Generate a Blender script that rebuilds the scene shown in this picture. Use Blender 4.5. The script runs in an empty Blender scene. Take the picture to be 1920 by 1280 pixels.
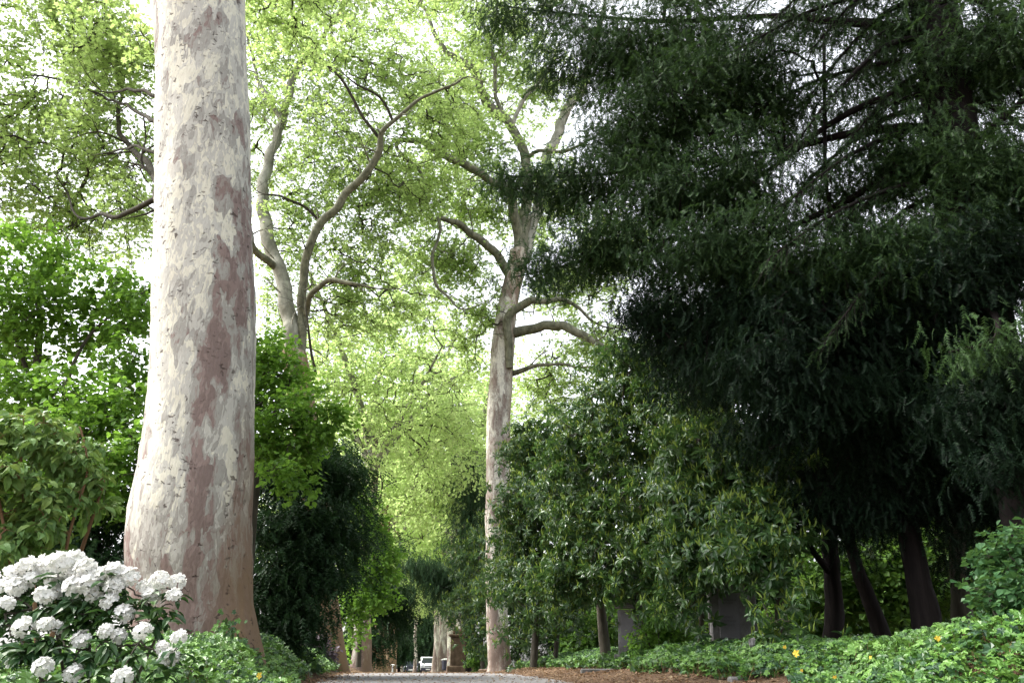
import bpy, math
import numpy as np
from math import radians as R
rng = np.random.default_rng(11)
SC = bpy.context.scene
C = SC.collection

# ------------------------------------------------------------------ camera, sky, sun, exposure
EYE = 1.0                       # eye height over the drive where the photographer stands
FPX, PITCH = 1493.0, R(22.0)    # focal length in 1920-px units
cd = bpy.data.cameras.new("camera")
cam = bpy.data.objects.new("camera", cd)
C.objects.link(cam)
cd.sensor_width = 36.0
cd.lens = FPX / 1920 * 36
cd.clip_start, cd.clip_end = 0.05, 3000
cam.location = (0, 0, EYE)
cam.rotation_euler = (R(90) + PITCH, 0, 0)
SC.camera = cam

SUN_EL, SUN_AZ = R(50), R(-80)    # azimuth measured from +Y towards +X: from the left, a touch ahead
w = bpy.data.worlds.new("World")
SC.world = w
w.use_nodes = True
nt = w.node_tree
sky = nt.nodes.new("ShaderNodeTexSky")
sky.sky_type = 'NISHITA'
sky.sun_disc = False
sky.sun_elevation, sky.sun_rotation = SUN_EL, SUN_AZ
sky.air_density, sky.dust_density = 1.0, 4.0
hs = nt.nodes.new("ShaderNodeHueSaturation")
hs.inputs['Saturation'].default_value = 0.22      # thin white overcast
nt.links.new(sky.outputs[0], hs.inputs['Color'])
nt.links.new(hs.outputs[0], nt.nodes['Background'].inputs['Color'])
nt.nodes['Background'].inputs['Strength'].default_value = 0.15
sd = bpy.data.lights.new("sun", 'SUN')
sd.energy, sd.angle, sd.color = 1.25, R(20), (1.0, 0.95, 0.86)
sun = bpy.data.objects.new("sun", sd)
C.objects.link(sun)
sun.rotation_euler = (R(90) - SUN_EL, 0, -SUN_AZ + R(180))
SC.view_settings.view_transform = 'Standard'
SC.view_settings.look = 'None'
SC.view_settings.gamma = 1
SC.view_settings.exposure = 2.1
cy = SC.cycles
cy.max_bounces, cy.diffuse_bounces, cy.glossy_bounces = 8, 5, 2
cy.transmission_bounces, cy.transparent_max_bounces = 6, 4
cy.caustics_reflective = cy.caustics_refractive = False

# ------------------------------------------------------------------ geometry helpers
def P(px, py, D):
    """A world point seen at photo pixel (px, py), D metres ahead of the photographer."""
    xc, yc = (px - 960) / FPX, (640 - py) / FPX
    t = D / (math.cos(PITCH) - yc * math.sin(PITCH))
    return np.array([xc * t, D, EYE + t * (math.sin(PITCH) + yc * math.cos(PITCH))])
def MPP(px, py, D):             # metres per photo pixel there
    return D / (math.cos(PITCH) - (640 - py) / FPX * math.sin(PITCH)) / FPX
def S(t):
    t = np.clip(t, 0, 1)
    return t * t * (3 - 2 * t)
def norm(v):
    return v / np.maximum(np.linalg.norm(v, axis=-1, keepdims=True), 1e-9)
def wav(p, wl, seed, n=7):      # smooth value noise from sines, about -1..1
    r = np.random.default_rng(seed)
    k = norm(r.normal(size=(n, p.shape[-1]))) * (2 * math.pi / wl) * r.uniform(0.6, 1.6, (n, 1))
    return np.sin(p @ k.T + r.uniform(0, 6.28, n)).sum(-1) / (0.75 * n ** .5) * .5

_py = np.array([-120, -10, 0, 7, 14, 25, 40, 106, 250, 700])
_pz = np.array([-5.0, -1.35, -.98, -.62, -.365, -.265, -.42, -1.10, -2.7, -7.0])
def road_z(y):
    y = np.asarray(y, float)
    return EYE + sum(np.interp(y + d, _py, _pz) for d in (-3, -1.5, 0, 1.5, 3)) / 5
def edgeL(y): return np.interp(y, [0, 6, 14, 30], [-.5, -.95, -1.75, -2.0])
def ground(x, y):
    x, y = np.asarray(x, float), np.asarray(y, float)
    u = x + .121 * y
    hl = np.interp(y, [0, 6, 9, 12, 26, 35, 60, 120], [.25, .35, .48, .55, .45, .3, .2, .1])
    hr = np.interp(y, [0, 6, 10, 20, 35, 60, 120], [1.1, .9, .5, .42, .3, .2, .1])
    z = road_z(y) + S((edgeL(y) - .1 - u) / .8) * hl + S((u - 4.3) / 1.0) * hr
    hv = np.interp(y, [0, 6, 11, 21, 33, 60, 120], [.22, .24, .25, .15, .14, .08, .04])
    z = z + hv * (S((u - 2.85) / 1.5) - S((u - 4.3) / 1.0))
    far = S((np.abs(u) - 30) / 60)
    q = np.stack([x, y], -1)
    return z + .03 * wav(q, 2.5, 5) * S((np.abs(u - .5) - 2.6) / 1) + far * .6 * wav(q, 90, 6)

def new_mesh(name, V, FL, FS, mats, midx=None, smooth=False):
    me = bpy.data.meshes.new(name)
    me.vertices.add(len(V)); me.vertices.foreach_set("co", np.ascontiguousarray(V, np.float32).ravel())
    me.loops.add(len(FL)); me.loops.foreach_set("vertex_index", np.ascontiguousarray(FL, np.int32))
    me.polygons.add(len(FS)); me.polygons.foreach_set("loop_start", np.ascontiguousarray(FS, np.int32))
    for m in mats: me.materials.append(m)
    if midx is not None: me.polygons.foreach_set("material_index", np.ascontiguousarray(midx, np.int32))
    me.polygons.foreach_set("use_smooth", np.full(len(FS), bool(smooth)))
    me.update(calc_edges=True)
    return me
class MB:
    """Collects pieces (verts, faces) for ONE mesh."""
    def __init__(s): s.V, s.FL, s.FC, s.MI, s.n = [], [], [], [], 0
    def add(s, V, faces, mi=0):
        V = np.asarray(V, float).reshape(-1, 3)
        s.V.append(V)
        for f in faces:
            s.FL.append(np.asarray(f) + s.n); s.FC.append([len(f)]); s.MI.append([mi])
        s.n += len(V)
    def addq(s, V, Q, mi=0):    # Q (m,k) uniform faces
        s.V.append(V); s.FL.append((Q + s.n).ravel()); s.FC.append(np.full(len(Q), Q.shape[1])); s.MI.append(np.full(len(Q), mi)); s.n += len(V)
    def scatter(s, templ, pos, rot, sc, mi=0):
        TV, TF = templ
        n, v = len(pos), len(TV)
        sc = np.asarray(sc, float)
        if sc.ndim == 1: sc = sc[:, None]
        W = pos[:, None] + np.einsum('nij,vj->nvi', rot, TV) * sc[:, None, :]
        lens = np.array([len(f) for f in TF]); fl = np.concatenate([np.asarray(f) for f in TF])
        s.V.append(W.reshape(-1, 3))
        s.FL.append((fl[None] + (np.arange(n) * v)[:, None] + s.n).ravel())
        s.FC.append(np.tile(lens, n)); s.MI.append(np.full(n * len(TF), mi)); s.n += n * v
    def segs(s, A, B, ra, rb, k=3, mi=0):   # many tapered straight bars
        if not len(A): return
        d = norm(B - A); h = np.where(np.abs(d[:, 2:3]) < .9, [[0, 0, 1.]], [[1., 0, 0]])
        x = norm(np.cross(d, h)); y = np.cross(d, x)
        a = np.arange(k) * 2 * math.pi / k
        ring = x[:, None] * np.cos(a)[None, :, None] + y[:, None] * np.sin(a)[None, :, None]
        V = np.concatenate([A[:, None] + ring * ra[:, None, None], B[:, None] + ring * rb[:, None, None]], 1)
        q = np.array([[i, (i + 1) % k, k + (i + 1) % k, k + i] for i in range(k)])
        Q = (q[None] + (np.arange(len(A)) * 2 * k)[:, None, None]).reshape(-1, 4)
        s.addq(V.reshape(-1, 3), Q, mi)
    def tube(s, pts, rad, k=8, mi=0, cap=True, lump=0., seed=1):
        pts, rad = np.asarray(pts, float), np.asarray(rad, float)
        t = norm(np.gradient(pts, axis=0)); n = len(pts)
        h = np.array([1., .2, 0]) if abs(t[0, 0]) < .8 else np.array([0, 1., .1])
        x = np.zeros_like(pts)
        for i in range(n):
            h = h - t[i] * (h @ t[i]); h /= np.linalg.norm(h); x[i] = h
        y = np.cross(t, x)
        a = np.arange(k) * 2 * math.pi / k
        ring = x[:, None] * np.cos(a)[None, :, None] + y[:, None] * np.sin(a)[None, :, None]
        V = pts[:, None] + ring * rad[:, None, None]
        if lump:
            V = pts[:, None] + ring * (rad[:, None] * (1 + lump * wav(V, max(rad.mean() * 2.2, .12), seed)))[:, :, None]
        i, j = np.meshgrid(np.arange(n - 1), np.arange(k), indexing='ij')
        Q = np.stack([i * k + j, i * k + (j + 1) % k, (i + 1) * k + (j + 1) % k, (i + 1) * k + j], -1).reshape(-1, 4)
        s.addq(V.reshape(-1, 3), Q, mi)
        if cap: s.add(V[-1], [list(range(k))], mi); s.add(V[0][::-1], [list(range(k))], mi)
    def box(s, c, d, mi=0, rz=0., bev=0.):
        x, y, z = np.asarray(d) / 2.
        b = min(bev, x * .9, y * .9, z * .9)
        if b <= 0:
            V = np.array([[i, j, k] for i in (-x, x) for j in (-y, y) for k in (-z, z)])
            Fc = [(0, 1, 3, 2), (4, 6, 7, 5), (0, 4, 5, 1), (2, 3, 7, 6), (0, 2, 6, 4), (1, 5, 7, 3)]
        else:
            V, idx = [], {}
            for i in (-1, 1):
                for j in (-1, 1):
                    for k in (-1, 1):
                        for ax in range(3):
                            p = np.array([i * (x - b), j * (y - b), k * (z - b)]); p[ax] += (i, j, k)[ax] * b
                            idx[i, j, k, ax] = len(V); V.append(p)
            Fc = []
            for ax in range(3):
                o = [a for a in range(3) if a != ax]
                for sg in (-1, 1):
                    f = []
                    for (p, q) in ((-1, -1), (1, -1), (1, 1), (-1, 1)):
                        key = [0, 0, 0]; key[ax] = sg; key[o[0]] = p; key[o[1]] = q
                        f.append(idx[tuple(key) + (ax,)])
                    if sg * (1 if ax != 1 else -1) < 0: f = f[::-1]
                    Fc.append(f)
            for ax in range(3):
                o = [a for a in range(3) if a != ax]
                for p in (-1, 1):
                    for q in (-1, 1):
                        f = []
                        for (e, fa) in ((-1, o[0]), (1, o[0]), (1, o[1]), (-1, o[1])):
                            key = [0, 0, 0]; key[ax] = e; key[o[0]] = p; key[o[1]] = q
                            f.append(idx[tuple(key) + (fa,)])
                        Fc.append(f)
            for i in (-1, 1):
                for j in (-1, 1):
                    for k in (-1, 1): Fc.append([idx[i, j, k, a] for a in range(3)])
            V = np.array(V)
        c_, s_ = math.cos(rz), math.sin(rz)
        V = V @ np.array([[c_, s_, 0], [-s_, c_, 0], [0, 0, 1]]) + np.asarray(c)
        s.add(V, Fc, mi)
    def build(s, name, mats, parent=None, smooth=False, off=None):
        V = np.concatenate(s.V)
        if off is None and parent is not None: off = world_loc(parent)
        if off is not None: V = V - np.asarray(off)
        FC = np.concatenate([np.asarray(c) for c in s.FC])
        me = new_mesh(name, V, np.concatenate([np.asarray(f) for f in s.FL]), np.concatenate([[0], np.cumsum(FC)[:-1]]),
                      mats if isinstance(mats, (list, tuple)) else [mats], np.concatenate([np.asarray(m) for m in s.MI]), smooth)
        o = bpy.data.objects.new(name, me); C.objects.link(o)
        if parent is not None: o.parent = parent
        elif off is not None: o.location = off
        return o
def world_loc(o):
    v = np.zeros(3)
    while o is not None: v = v + np.array(o.location); o = o.parent
    return v
def tag(o, label, cat, group=None, kind=None):
    o["label"] = label; o["category"] = cat
    if group: o["group"] = group
    if kind: o["kind"] = kind
    return o
def thing(name, label, cat, loc, group=None):
    o = bpy.data.objects.new(name, None); C.objects.link(o)
    o.empty_display_size = .2; o.location = loc
    return tag(o, label, cat, group)
def base(x, y): return np.array([x, y, float(ground(x, y))])

# ------------------------------------------------------------------ materials
def mat(name):
    m = bpy.data.materials.new(name); m.use_nodes = True
    t = m.node_tree; t.nodes.clear()
    out = t.nodes.new("ShaderNodeOutputMaterial")
    return m, t, out
def N(t, typ, **kw):
    n = t.nodes.new(typ)
    for k, v in kw.items():
        if k in n.inputs.keys(): n.inputs[k].default_value = v
        else: setattr(n, k, v)
    return n
def ramp(t, stops, fac, interp='LINEAR'):
    n = t.nodes.new("ShaderNodeValToRGB"); n.color_ramp.interpolation = interp
    e = n.color_ramp.elements
    while len(e) > 1: e.remove(e[-1])
    e[0].position = stops[0][0]; e[0].color = (*stops[0][1], 1)
    for p, c in stops[1:]:
        k = e.new(p); k.color = (*c, 1)
    t.links.new(fac, n.inputs[0]); return n.outputs[0]
def math_(t, op, a, b=None, c=None, clamp=False):
    n = t.nodes.new("ShaderNodeMath"); n.operation = op; n.use_clamp = clamp
    for i, v in enumerate((a, b, c)):
        if v is None: continue
        if hasattr(v, 'links'): t.links.new(v, n.inputs[i])
        else: n.inputs[i].default_value = v
    return n.outputs[0]
def mix_(t, fac, a, b, typ='MIX'):
    n = t.nodes.new("ShaderNodeMix"); n.data_type = 'RGBA'; n.blend_type = typ
    for s, v in ((n.inputs[0], fac), (n.inputs[6], a), (n.inputs[7], b)):
        if hasattr(v, 'links'): t.links.new(v, s)
        else: s.default_value = v if isinstance(v, float) else (*v, 1)
    return n.outputs[2]
def noise_(t, vec, scale, detail=3., rough=.55, dist=0.):
    n = N(t, "ShaderNodeTexNoise", Scale=scale, Detail=detail, Roughness=rough, Distortion=dist)
    if vec is not None: t.links.new(vec, n.inputs['Vector'])
    return n.outputs[0]
def coords(t, scale=(1, 1, 1), loc=(0, 0, 0)):
    tc = t.nodes.new("ShaderNodeTexCoord"); mp = N(t, "ShaderNodeMapping")
    mp.inputs['Scale'].default_value = scale; mp.inputs['Location'].default_value = loc
    t.links.new(tc.outputs['Object'], mp.inputs['Vector']); return mp.outputs[0]

def leaf_mat(name, cols, trans, tf=.4, gloss=.0, rough=.4):
    """Leaf blade: per-leaf colour, diffuse + light let through + a waxy sheen."""
    m, t, out = mat(name)
    g = t.nodes.new("ShaderNodeNewGeometry")
    n = len(cols)
    c = ramp(t, [(i / max(n - 1, 1), cols[i]) for i in range(n)], g.outputs['Random Per Island'])
    cl = noise_(t, coords(t), .55, 2.)
    c = mix_(t, math_(t, 'MULTIPLY', S_node(t, cl, .45, .75), .4), c, cols[-1])
    d = N(t, "ShaderNodeBsdfDiffuse"); t.links.new(c, d.inputs[0])
    tr = N(t, "ShaderNodeBsdfTranslucent"); t.links.new(mix_(t, .55, c, trans), tr.inputs[0])
    mx = N(t, "ShaderNodeMixShader"); mx.inputs[0].default_value = tf
    t.links.new(d.outputs[0], mx.inputs[1]); t.links.new(tr.outputs[0], mx.inputs[2])
    o = mx.outputs[0]
    if gloss:
        gl = N(t, "ShaderNodeBsdfGlossy", Roughness=rough); gl.inputs[0].default_value = (1, 1, 1, 1)
        lw = N(t, "ShaderNodeLayerWeight", Blend=.5)
        m2 = N(t, "ShaderNodeMixShader")
        t.links.new(math_(t, 'MULTIPLY', math_(t, 'ADD', math_(t, 'MULTIPLY', math_(t, 'POWER', lw.outputs['Facing'], 4.), .35), .035), gloss), m2.inputs[0])
        t.links.new(o, m2.inputs[1]); t.links.new(gl.outputs[0], m2.inputs[2]); o = m2.outputs[0]
    t.links.new(o, out.inputs[0]); return m
def surf(name, fn, rough=.85, bump=0., bdist=.02, spec=.3):
    """Principled surface; fn(tree) -> (colour socket, height socket or None)."""
    m, t, out = mat(name)
    p = N(t, "ShaderNodeBsdfPrincipled", Roughness=rough); p.inputs['Specular IOR Level'].default_value = spec
    c, h = fn(t)
    t.links.new(c, p.inputs['Base Color'])
    if h is not None and bump:
        b = N(t, "ShaderNodeBump", Strength=bump, Distance=bdist); t.links.new(h, b.inputs['Height']); t.links.new(b.outputs[0], p.inputs['Normal'])
    t.links.new(p.outputs[0], out.inputs[0]); return m

def plane_bark(name, loc, k=1., cream=0., zones=None, grey=(.36, .35, .315), pale=(.51, .50, .45), crm=(.68, .66, .55), mauve=(.27, .205, .185), low=1.8, stain=.5, rx=.8):
    def fn(t):
        v = coords(t, (1.15 * k, 1.15 * k, .40 * k), loc)
        n1 = N(t, "ShaderNodeTexNoise", Scale=7.5, Detail=2., Roughness=.5); t.links.new(v, n1.inputs['Vector'])
        vm = N(t, "ShaderNodeVectorMath", operation='MULTIPLY_ADD')
        t.links.new(n1.outputs[1], vm.inputs[0]); vm.inputs[1].default_value = (.22, .22, .22); t.links.new(v, vm.inputs[2])
        def cells(s):
            vo = N(t, "ShaderNodeTexVoronoi", Scale=s); t.links.new(vm.outputs[0], vo.inputs['Vector'])
            sp = t.nodes.new("ShaderNodeSeparateColor"); t.links.new(vo.outputs['Color'], sp.inputs[0]); return sp.outputs[0], vo.outputs['Distance']
        ca, da = cells(3.6); cb, db = cells(8.5); cc, dc = cells(20.)
        lowf = noise_(t, vm.outputs[0], 1.7, 2.5, .55, .3)
        val = math_(t, 'ADD', math_(t, 'MULTIPLY', lowf, .86), math_(t, 'MULTIPLY', math_(t, 'ADD', math_(t, 'ADD', math_(t, 'MULTIPLY', ca, .5), math_(t, 'MULTIPLY', cb, .32)), math_(t, 'MULTIPLY', cc, .18)), .42))
        # the flaking stops low on the trunk: old brown bark near the foot
        tc = t.nodes.new("ShaderNodeTexCoord"); sx = t.nodes.new("ShaderNodeSeparateXYZ"); t.links.new(tc.outputs['Object'], sx.inputs[0])
        foot = math_(t, 'SUBTRACT', 1., math_(t, 'DIVIDE', sx.outputs[2], low), clamp=True)
        val = math_(t, 'ADD', math_(t, 'SUBTRACT', val, math_(t, 'MULTIPLY', foot, .2)), cream)
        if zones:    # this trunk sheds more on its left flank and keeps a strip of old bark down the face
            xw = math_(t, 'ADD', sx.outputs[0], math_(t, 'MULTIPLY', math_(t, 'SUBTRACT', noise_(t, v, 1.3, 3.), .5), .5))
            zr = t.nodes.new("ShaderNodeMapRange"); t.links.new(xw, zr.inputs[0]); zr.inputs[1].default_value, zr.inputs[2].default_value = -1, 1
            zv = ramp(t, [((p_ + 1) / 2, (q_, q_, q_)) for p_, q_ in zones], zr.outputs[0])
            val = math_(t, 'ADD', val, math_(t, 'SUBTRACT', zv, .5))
        c = ramp(t, [(0, tuple(x * .8 for x in mauve)), (.50, mauve), (.565, tuple(a * .5 + b * .5 for a, b in zip(mauve, grey))), (.60, grey), (.68, pale), (.76, crm), (.86, pale)], val, 'CONSTANT')
        c = mix_(t, math_(t, 'MULTIPLY', foot, .4), c, mix_(t, .5, c, (.22, .125, .085)))
        fine = noise_(t, v, 26., 4., .65)
        c = mix_(t, math_(t, 'ADD', .35, math_(t, 'MULTIPLY', foot, .4)), c, ramp(t, [(.3, (.55, .5, .46)), (.7, (1, 1, 1))], fine), 'MULTIPLY')
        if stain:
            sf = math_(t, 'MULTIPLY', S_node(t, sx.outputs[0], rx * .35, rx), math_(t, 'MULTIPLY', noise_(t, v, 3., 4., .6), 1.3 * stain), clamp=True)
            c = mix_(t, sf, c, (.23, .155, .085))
        v2 = coords(t, (7 * k, 7 * k, 10 * k), loc)
        sl = noise_(t, v2, 1.5, 2., .5, .6)
        slit = math_(t, 'MULTIPLY', ramp(t, [(.625, (0, 0, 0)), (.65, (1, 1, 1))], sl), ramp(t, [(.47, (0, 0, 0)), (.58, (1, 1, 1))], noise_(t, v, 3.4, 3., .6)))
        c = mix_(t, math_(t, 'MULTIPLY', slit, .8), c, (.06, .042, .035))
        h = math_(t, 'SUBTRACT', math_(t, 'ADD', math_(t, 'MULTIPLY', ramp(t, [(0, (1, 1, 1)), (.50, (.8, .8, .8)), (.565, (.6, .6, .6)), (.60, (.4, .4, .4)), (.68, (.2, .2, .2)), (.76, (0, 0, 0))], val, 'CONSTANT'), .6), math_(t, 'MULTIPLY', fine, .5)), math_(t, 'MULTIPLY', slit, .7))
        return c, h
    return surf(name, fn, .85, .9, .03, .2)
def S_node(t, v, a, b):
    n = t.nodes.new("ShaderNodeMapRange"); n.interpolation_type = 'SMOOTHSTEP'
    t.links.new(v, n.inputs[0]); n.inputs[1].default_value = a; n.inputs[2].default_value = b; return n.outputs[0]
def simple_bark(name, a, b, sc=6., st=.25, bump=.6):
    def fn(t):
        v = coords(t, (1, 1, st)); n = noise_(t, v, sc, 5., .65, .3); f = noise_(t, v, sc * 5, 3.)
        return mix_(t, .4, ramp(t, [(.35, a), (.65, b)], n), ramp(t, [(.3, (.5, .5, .5)), (.7, (1, 1, 1))], f), 'MULTIPLY'), math_(t, 'ADD', n, math_(t, 'MULTIPLY', f, .4))
    return surf(name, fn, .9, bump, .03, .15)
def plain(name, col, rough=.5, spec=.4, metal=0., var=.12):
    def fn(t):
        n = noise_(t, coords(t), 9., 3.)
        return mix_(t, .6, col, ramp(t, [(.3, tuple(x * (1 - var) for x in col)), (.7, tuple(min(1, x * (1 + var)) for x in col))], n)), n
    return surf(name, fn, rough, .05, .005, spec)

M = {}
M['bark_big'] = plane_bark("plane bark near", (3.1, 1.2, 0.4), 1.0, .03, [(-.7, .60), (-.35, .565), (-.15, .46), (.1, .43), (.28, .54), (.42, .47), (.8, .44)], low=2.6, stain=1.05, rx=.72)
M['bark_r1'] = plane_bark("plane bark right", (7.7, 2.2, 5.4), 1.2, .02, grey=(.36, .335, .29), pale=(.50, .48, .42), crm=(.66, .64, .55), mauve=(.26, .21, .18), low=3.0, stain=.55, rx=.5)
M['bark_far'] = plane_bark("plane bark far", (1.7, 8.2, 2.4), 1.0, -.01, grey=(.34, .31, .25), low=2.2, stain=.9, rx=.45)
M['bark_brown'] = plane_bark("plane bark old brown", (5.7, 3.2, 9.4), 1.1, -.12, grey=(.30, .25, .17), pale=(.40, .35, .25), crm=(.5, .45, .33), mauve=(.24, .17, .10), low=3.0, stain=.9, rx=.4)
M['limb'] = simple_bark("plane limb bark", (.085, .088, .058), (.23, .23, .16), 5., .6)
M['limb_pale'] = simple_bark("pale upper limb bark", (.17, .17, .13), (.38, .375, .31), 3., .6)
M['twig'] = simple_bark("twig bark", (.03, .028, .02), (.075, .068, .048), 8.)
M['yew_bark'] = simple_bark("yew bark", (.008, .006, .006), (.022, .017, .016), 7., .12)
M['laurel_bark'] = simple_bark("laurel bark", (.05, .045, .035), (.10, .09, .07), 8., .2)
M['red_stem'] = simple_bark("reddish stem", (.16, .09, .05), (.28, .17, .10), 12., .2, .2)

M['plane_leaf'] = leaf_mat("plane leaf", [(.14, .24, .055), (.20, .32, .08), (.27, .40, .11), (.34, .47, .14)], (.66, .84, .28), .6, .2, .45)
M['plane_leaf_hazed'] = leaf_mat("plane leaf hazed", [(.32, .45, .15), (.39, .52, .19), (.46, .57, .23)], (.72, .90, .36), .6, .2, .5)  # distance haze painted as paler greens than the near leaf
M['hazel_leaf'] = leaf_mat("hazel leaf", [(.07, .155, .022), (.105, .22, .034), (.16, .30, .05)], (.32, .58, .06), .46, .4, .4)
M['vib_leaf'] = leaf_mat("viburnum leaf", [(.08, .155, .045), (.115, .215, .06), (.155, .265, .075), (.21, .30, .075)], (.25, .36, .07), .25, .45, .45)
M['laurel_leaf'] = leaf_mat("laurel leaf", [(.022, .055, .018), (.034, .08, .024), (.05, .108, .03), (.08, .15, .04)], (.12, .24, .04), .22, .9, .33)
M['shoot_leaf'] = leaf_mat("young laurel shoot", [(.15, .22, .04), (.22, .30, .06)], (.35, .45, .08), .35, .3, .4)
M['yew_leaf'] = leaf_mat("yew needles", [(.012, .028, .012), (.019, .042, .016), (.032, .068, .022), (.06, .115, .034)], (.09, .17, .04), .2, .25, .45)
M['yew_shade'] = leaf_mat("shade-toned yew needles", [(.004, .009, .006), (.006, .014, .008), (.009, .020, .011), (.017, .036, .017)], (.04, .08, .02), .14, .16)  # yew needles again, with the shade at the right put into the colour
M['yew_left_leaf'] = leaf_mat("left yew needles", [(.011, .031, .013), (.018, .047, .017), (.029, .068, .023)], (.06, .13, .03), .16, .3, .45)
M['spruce_leaf'] = leaf_mat("spruce needles", [(.025, .06, .03), (.04, .085, .04), (.055, .11, .045)], (.08, .15, .05), .18, .3, .45)
M['ivy_leaf'] = leaf_mat("ivy leaf", [(.018, .05, .025), (.03, .08, .035), (.05, .12, .03), (.08, .19, .035), (.12, .25, .045), (.17, .31, .07)], (.22, .40, .06), .25, .7, .38)
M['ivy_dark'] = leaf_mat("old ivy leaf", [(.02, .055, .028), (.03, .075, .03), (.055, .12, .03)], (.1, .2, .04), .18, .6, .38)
M['rhodo_leaf'] = leaf_mat("rhododendron leaf", [(.02, .06, .022), (.035, .085, .025), (.06, .12, .03)], (.1, .2, .03), .15, .7, .36)
M['bush_leaf'] = leaf_mat("bush leaf", [(.05, .11, .025), (.08, .17, .03), (.13, .24, .05)], (.22, .4, .05), .35, .4, .4)
M['shrub_leaf'] = leaf_mat("shrub leaf", [(.03, .08, .03), (.045, .115, .042), (.075, .165, .06)], (.18, .34, .07), .3, .4, .4)
M['purple_leaf'] = leaf_mat("purple bush leaf", [(.07, .05, .06), (.13, .10, .12), (.2, .17, .2)], (.2, .15, .18), .15, .4, .4)
M['petal'] = leaf_mat("white petal", [(.72, .72, .69), (.78, .78, .76), (.82, .82, .8)], (.78, .78, .74), .3, 0.)
M['yellow_leaf'] = leaf_mat("yellow fallen leaf", [(.58, .40, .04), (.62, .46, .07)], (.6, .42, .06), .3, .2, .4)
M['dead_leaf'] = leaf_mat("dead leaf", [(.10, .065, .045), (.18, .11, .07), (.28, .18, .11), (.36, .28, .18)], (.3, .18, .08), .2, .1, .5)

def f_ground(t):
    v = coords(t); a = noise_(t, v, .9, 6., .65); b = noise_(t, v, 14., 5., .7)
    c = ramp(t, [(.35, (.055, .038, .026)), (.5, (.13, .085, .055)), (.65, (.20, .14, .095))], math_(t, 'ADD', math_(t, 'MULTIPLY', a, .5), math_(t, 'MULTIPLY', b, .5)))
    return c, b
M['ground'] = surf("soil", f_ground, .95, .6, .03, .1)
def f_road(t):
    v = coords(t); a = noise_(t, v, .6, 5., .6); b = noise_(t, v, 60., 3., .7); d = noise_(t, v, 2.2, 6., .7, .5)
    c = ramp(t, [(.3, (.17, .165, .165)), (.7, (.27, .262, .26))], math_(t, 'ADD', math_(t, 'MULTIPLY', a, .6), math_(t, 'MULTIPLY', b, .4)))
    c = mix_(t, math_(t, 'MULTIPLY', ramp(t, [(.56, (0, 0, 0)), (.66, (1, 1, 1))], d), .55), c, (.19, .13, .085))
    return c, b
M['road'] = surf("worn asphalt", f_road, .9, .35, .01, .2)
def f_stone(t):
    v = coords(t); a = noise_(t, v, 3., 6., .65); b = noise_(t, v, 40., 3., .7)
    c = ramp(t, [(.3, (.09, .10, .07)), (.5, (.20, .19, .19)), (.7, (.29, .28, .29))], a)
    return mix_(t, .3, c, ramp(t, [(.3, (.6, .6, .6)), (.7, (1, 1, 1))], b), 'MULTIPLY'), b
M['stone'] = surf("weathered grey stone", f_stone, .85, .3, .01, .2)
def f_brown(t):
    v = coords(t); a = noise_(t, v, 2.2, 6., .65); b = noise_(t, v, 22., 4., .7)
    return mix_(t, .35, ramp(t, [(.3, (.07, .055, .035)), (.5, (.15, .105, .07)), (.7, (.23, .17, .12))], a), ramp(t, [(.3, (.5, .5, .5)), (.7, (1, 1, 1))], b), 'MULTIPLY'), b
M['stone_brown'] = surf("brown mossy stone", f_brown, .9, .5, .03, .15)
M['stone_light'] = plain("pale stone panel", (.19, .18, .195), .75, .2)
M['letter'] = plain("engraved lettering", (.13, .12, .13), .8, .1)
M['white_paint'] = plain("white van paint", (.82, .83, .85), .3, .5, var=.03)
M['dark_paint'] = plain("dark car paint", (.03, .035, .05), .25, .5)
M['glass'] = plain("dark glass", (.03, .035, .045), .08, .6)
M['bumper'] = plain("dark plastic", (.035, .035, .055), .5, .3)
M['plate'] = plain("number plate white", (.75, .75, .72), .5, .3)
M['lamp_glass'] = plain("headlamp glass", (.55, .57, .6), .15, .6)
M['rubber'] = plain("rubber", (.02, .02, .02), .8, .2)
M['grey_metal'] = plain("grey metal", (.45, .45, .45), .5, .4)

# ------------------------------------------------------------------ leaf shapes (base at the origin, length 1 along +y)
def t_fold(w, c=.08, droop=.12):
    V = np.array([[0, 0, 0], [-w * .42, .28, c], [-w * .5, .55, c * .8], [0, 1, -droop], [w * .5, .55, c * .8], [w * .42, .28, c]])
    return V, [(0, 3, 2, 1), (0, 5, 4, 3)]
def t_long(w, c=.06, droop=.2):     # two more quads so that it bends
    V = np.array([[0, 0, 0], [-w * .38, .25, c], [0, .5, .0], [-w * .5, .55, c], [-w * .3, .83, c - droop * .5], [0, 1, -droop],
                  [w * .38, .25, c], [w * .5, .55, c], [w * .3, .83, c - droop * .5]])
    return V, [(0, 2, 3, 1), (2, 5, 4, 3), (0, 6, 7, 2), (2, 7, 8, 5)]
def t_lobed(lobes, valleys, c=.08):
    V = [[0, .28, -.03]]
    for a, r in valleys: V.append([math.sin(R(a)) * r, .28 + math.cos(R(a)) * r, c * .4])
    nv = len(valleys)
    for a, r in lobes: V.append([math.sin(R(a)) * r, .28 + math.cos(R(a)) * r, -c * .5])
    return np.array(V), [(0, 1 + i, 1 + nv + i, 2 + i) for i in range(len(lobes))]
T_PLANE = t_lobed([(-125, .52), (-58, .66), (0, .72), (58, .66), (125, .52)], [(-172, .28), (-92, .3), (-30, .34), (30, .34), (92, .3), (172, .28)])
T_IVY = t_lobed([(-120, .48), (-58, .58), (0, .72), (58, .58), (120, .48)], [(-165, .3), (-90, .36), (-30, .42), (30, .42), (90, .36), (165, .3)], .12)
T_HAZEL = t_fold(.85, .07, .15)
T_VIB = t_long(.5, .07, .25)
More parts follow.
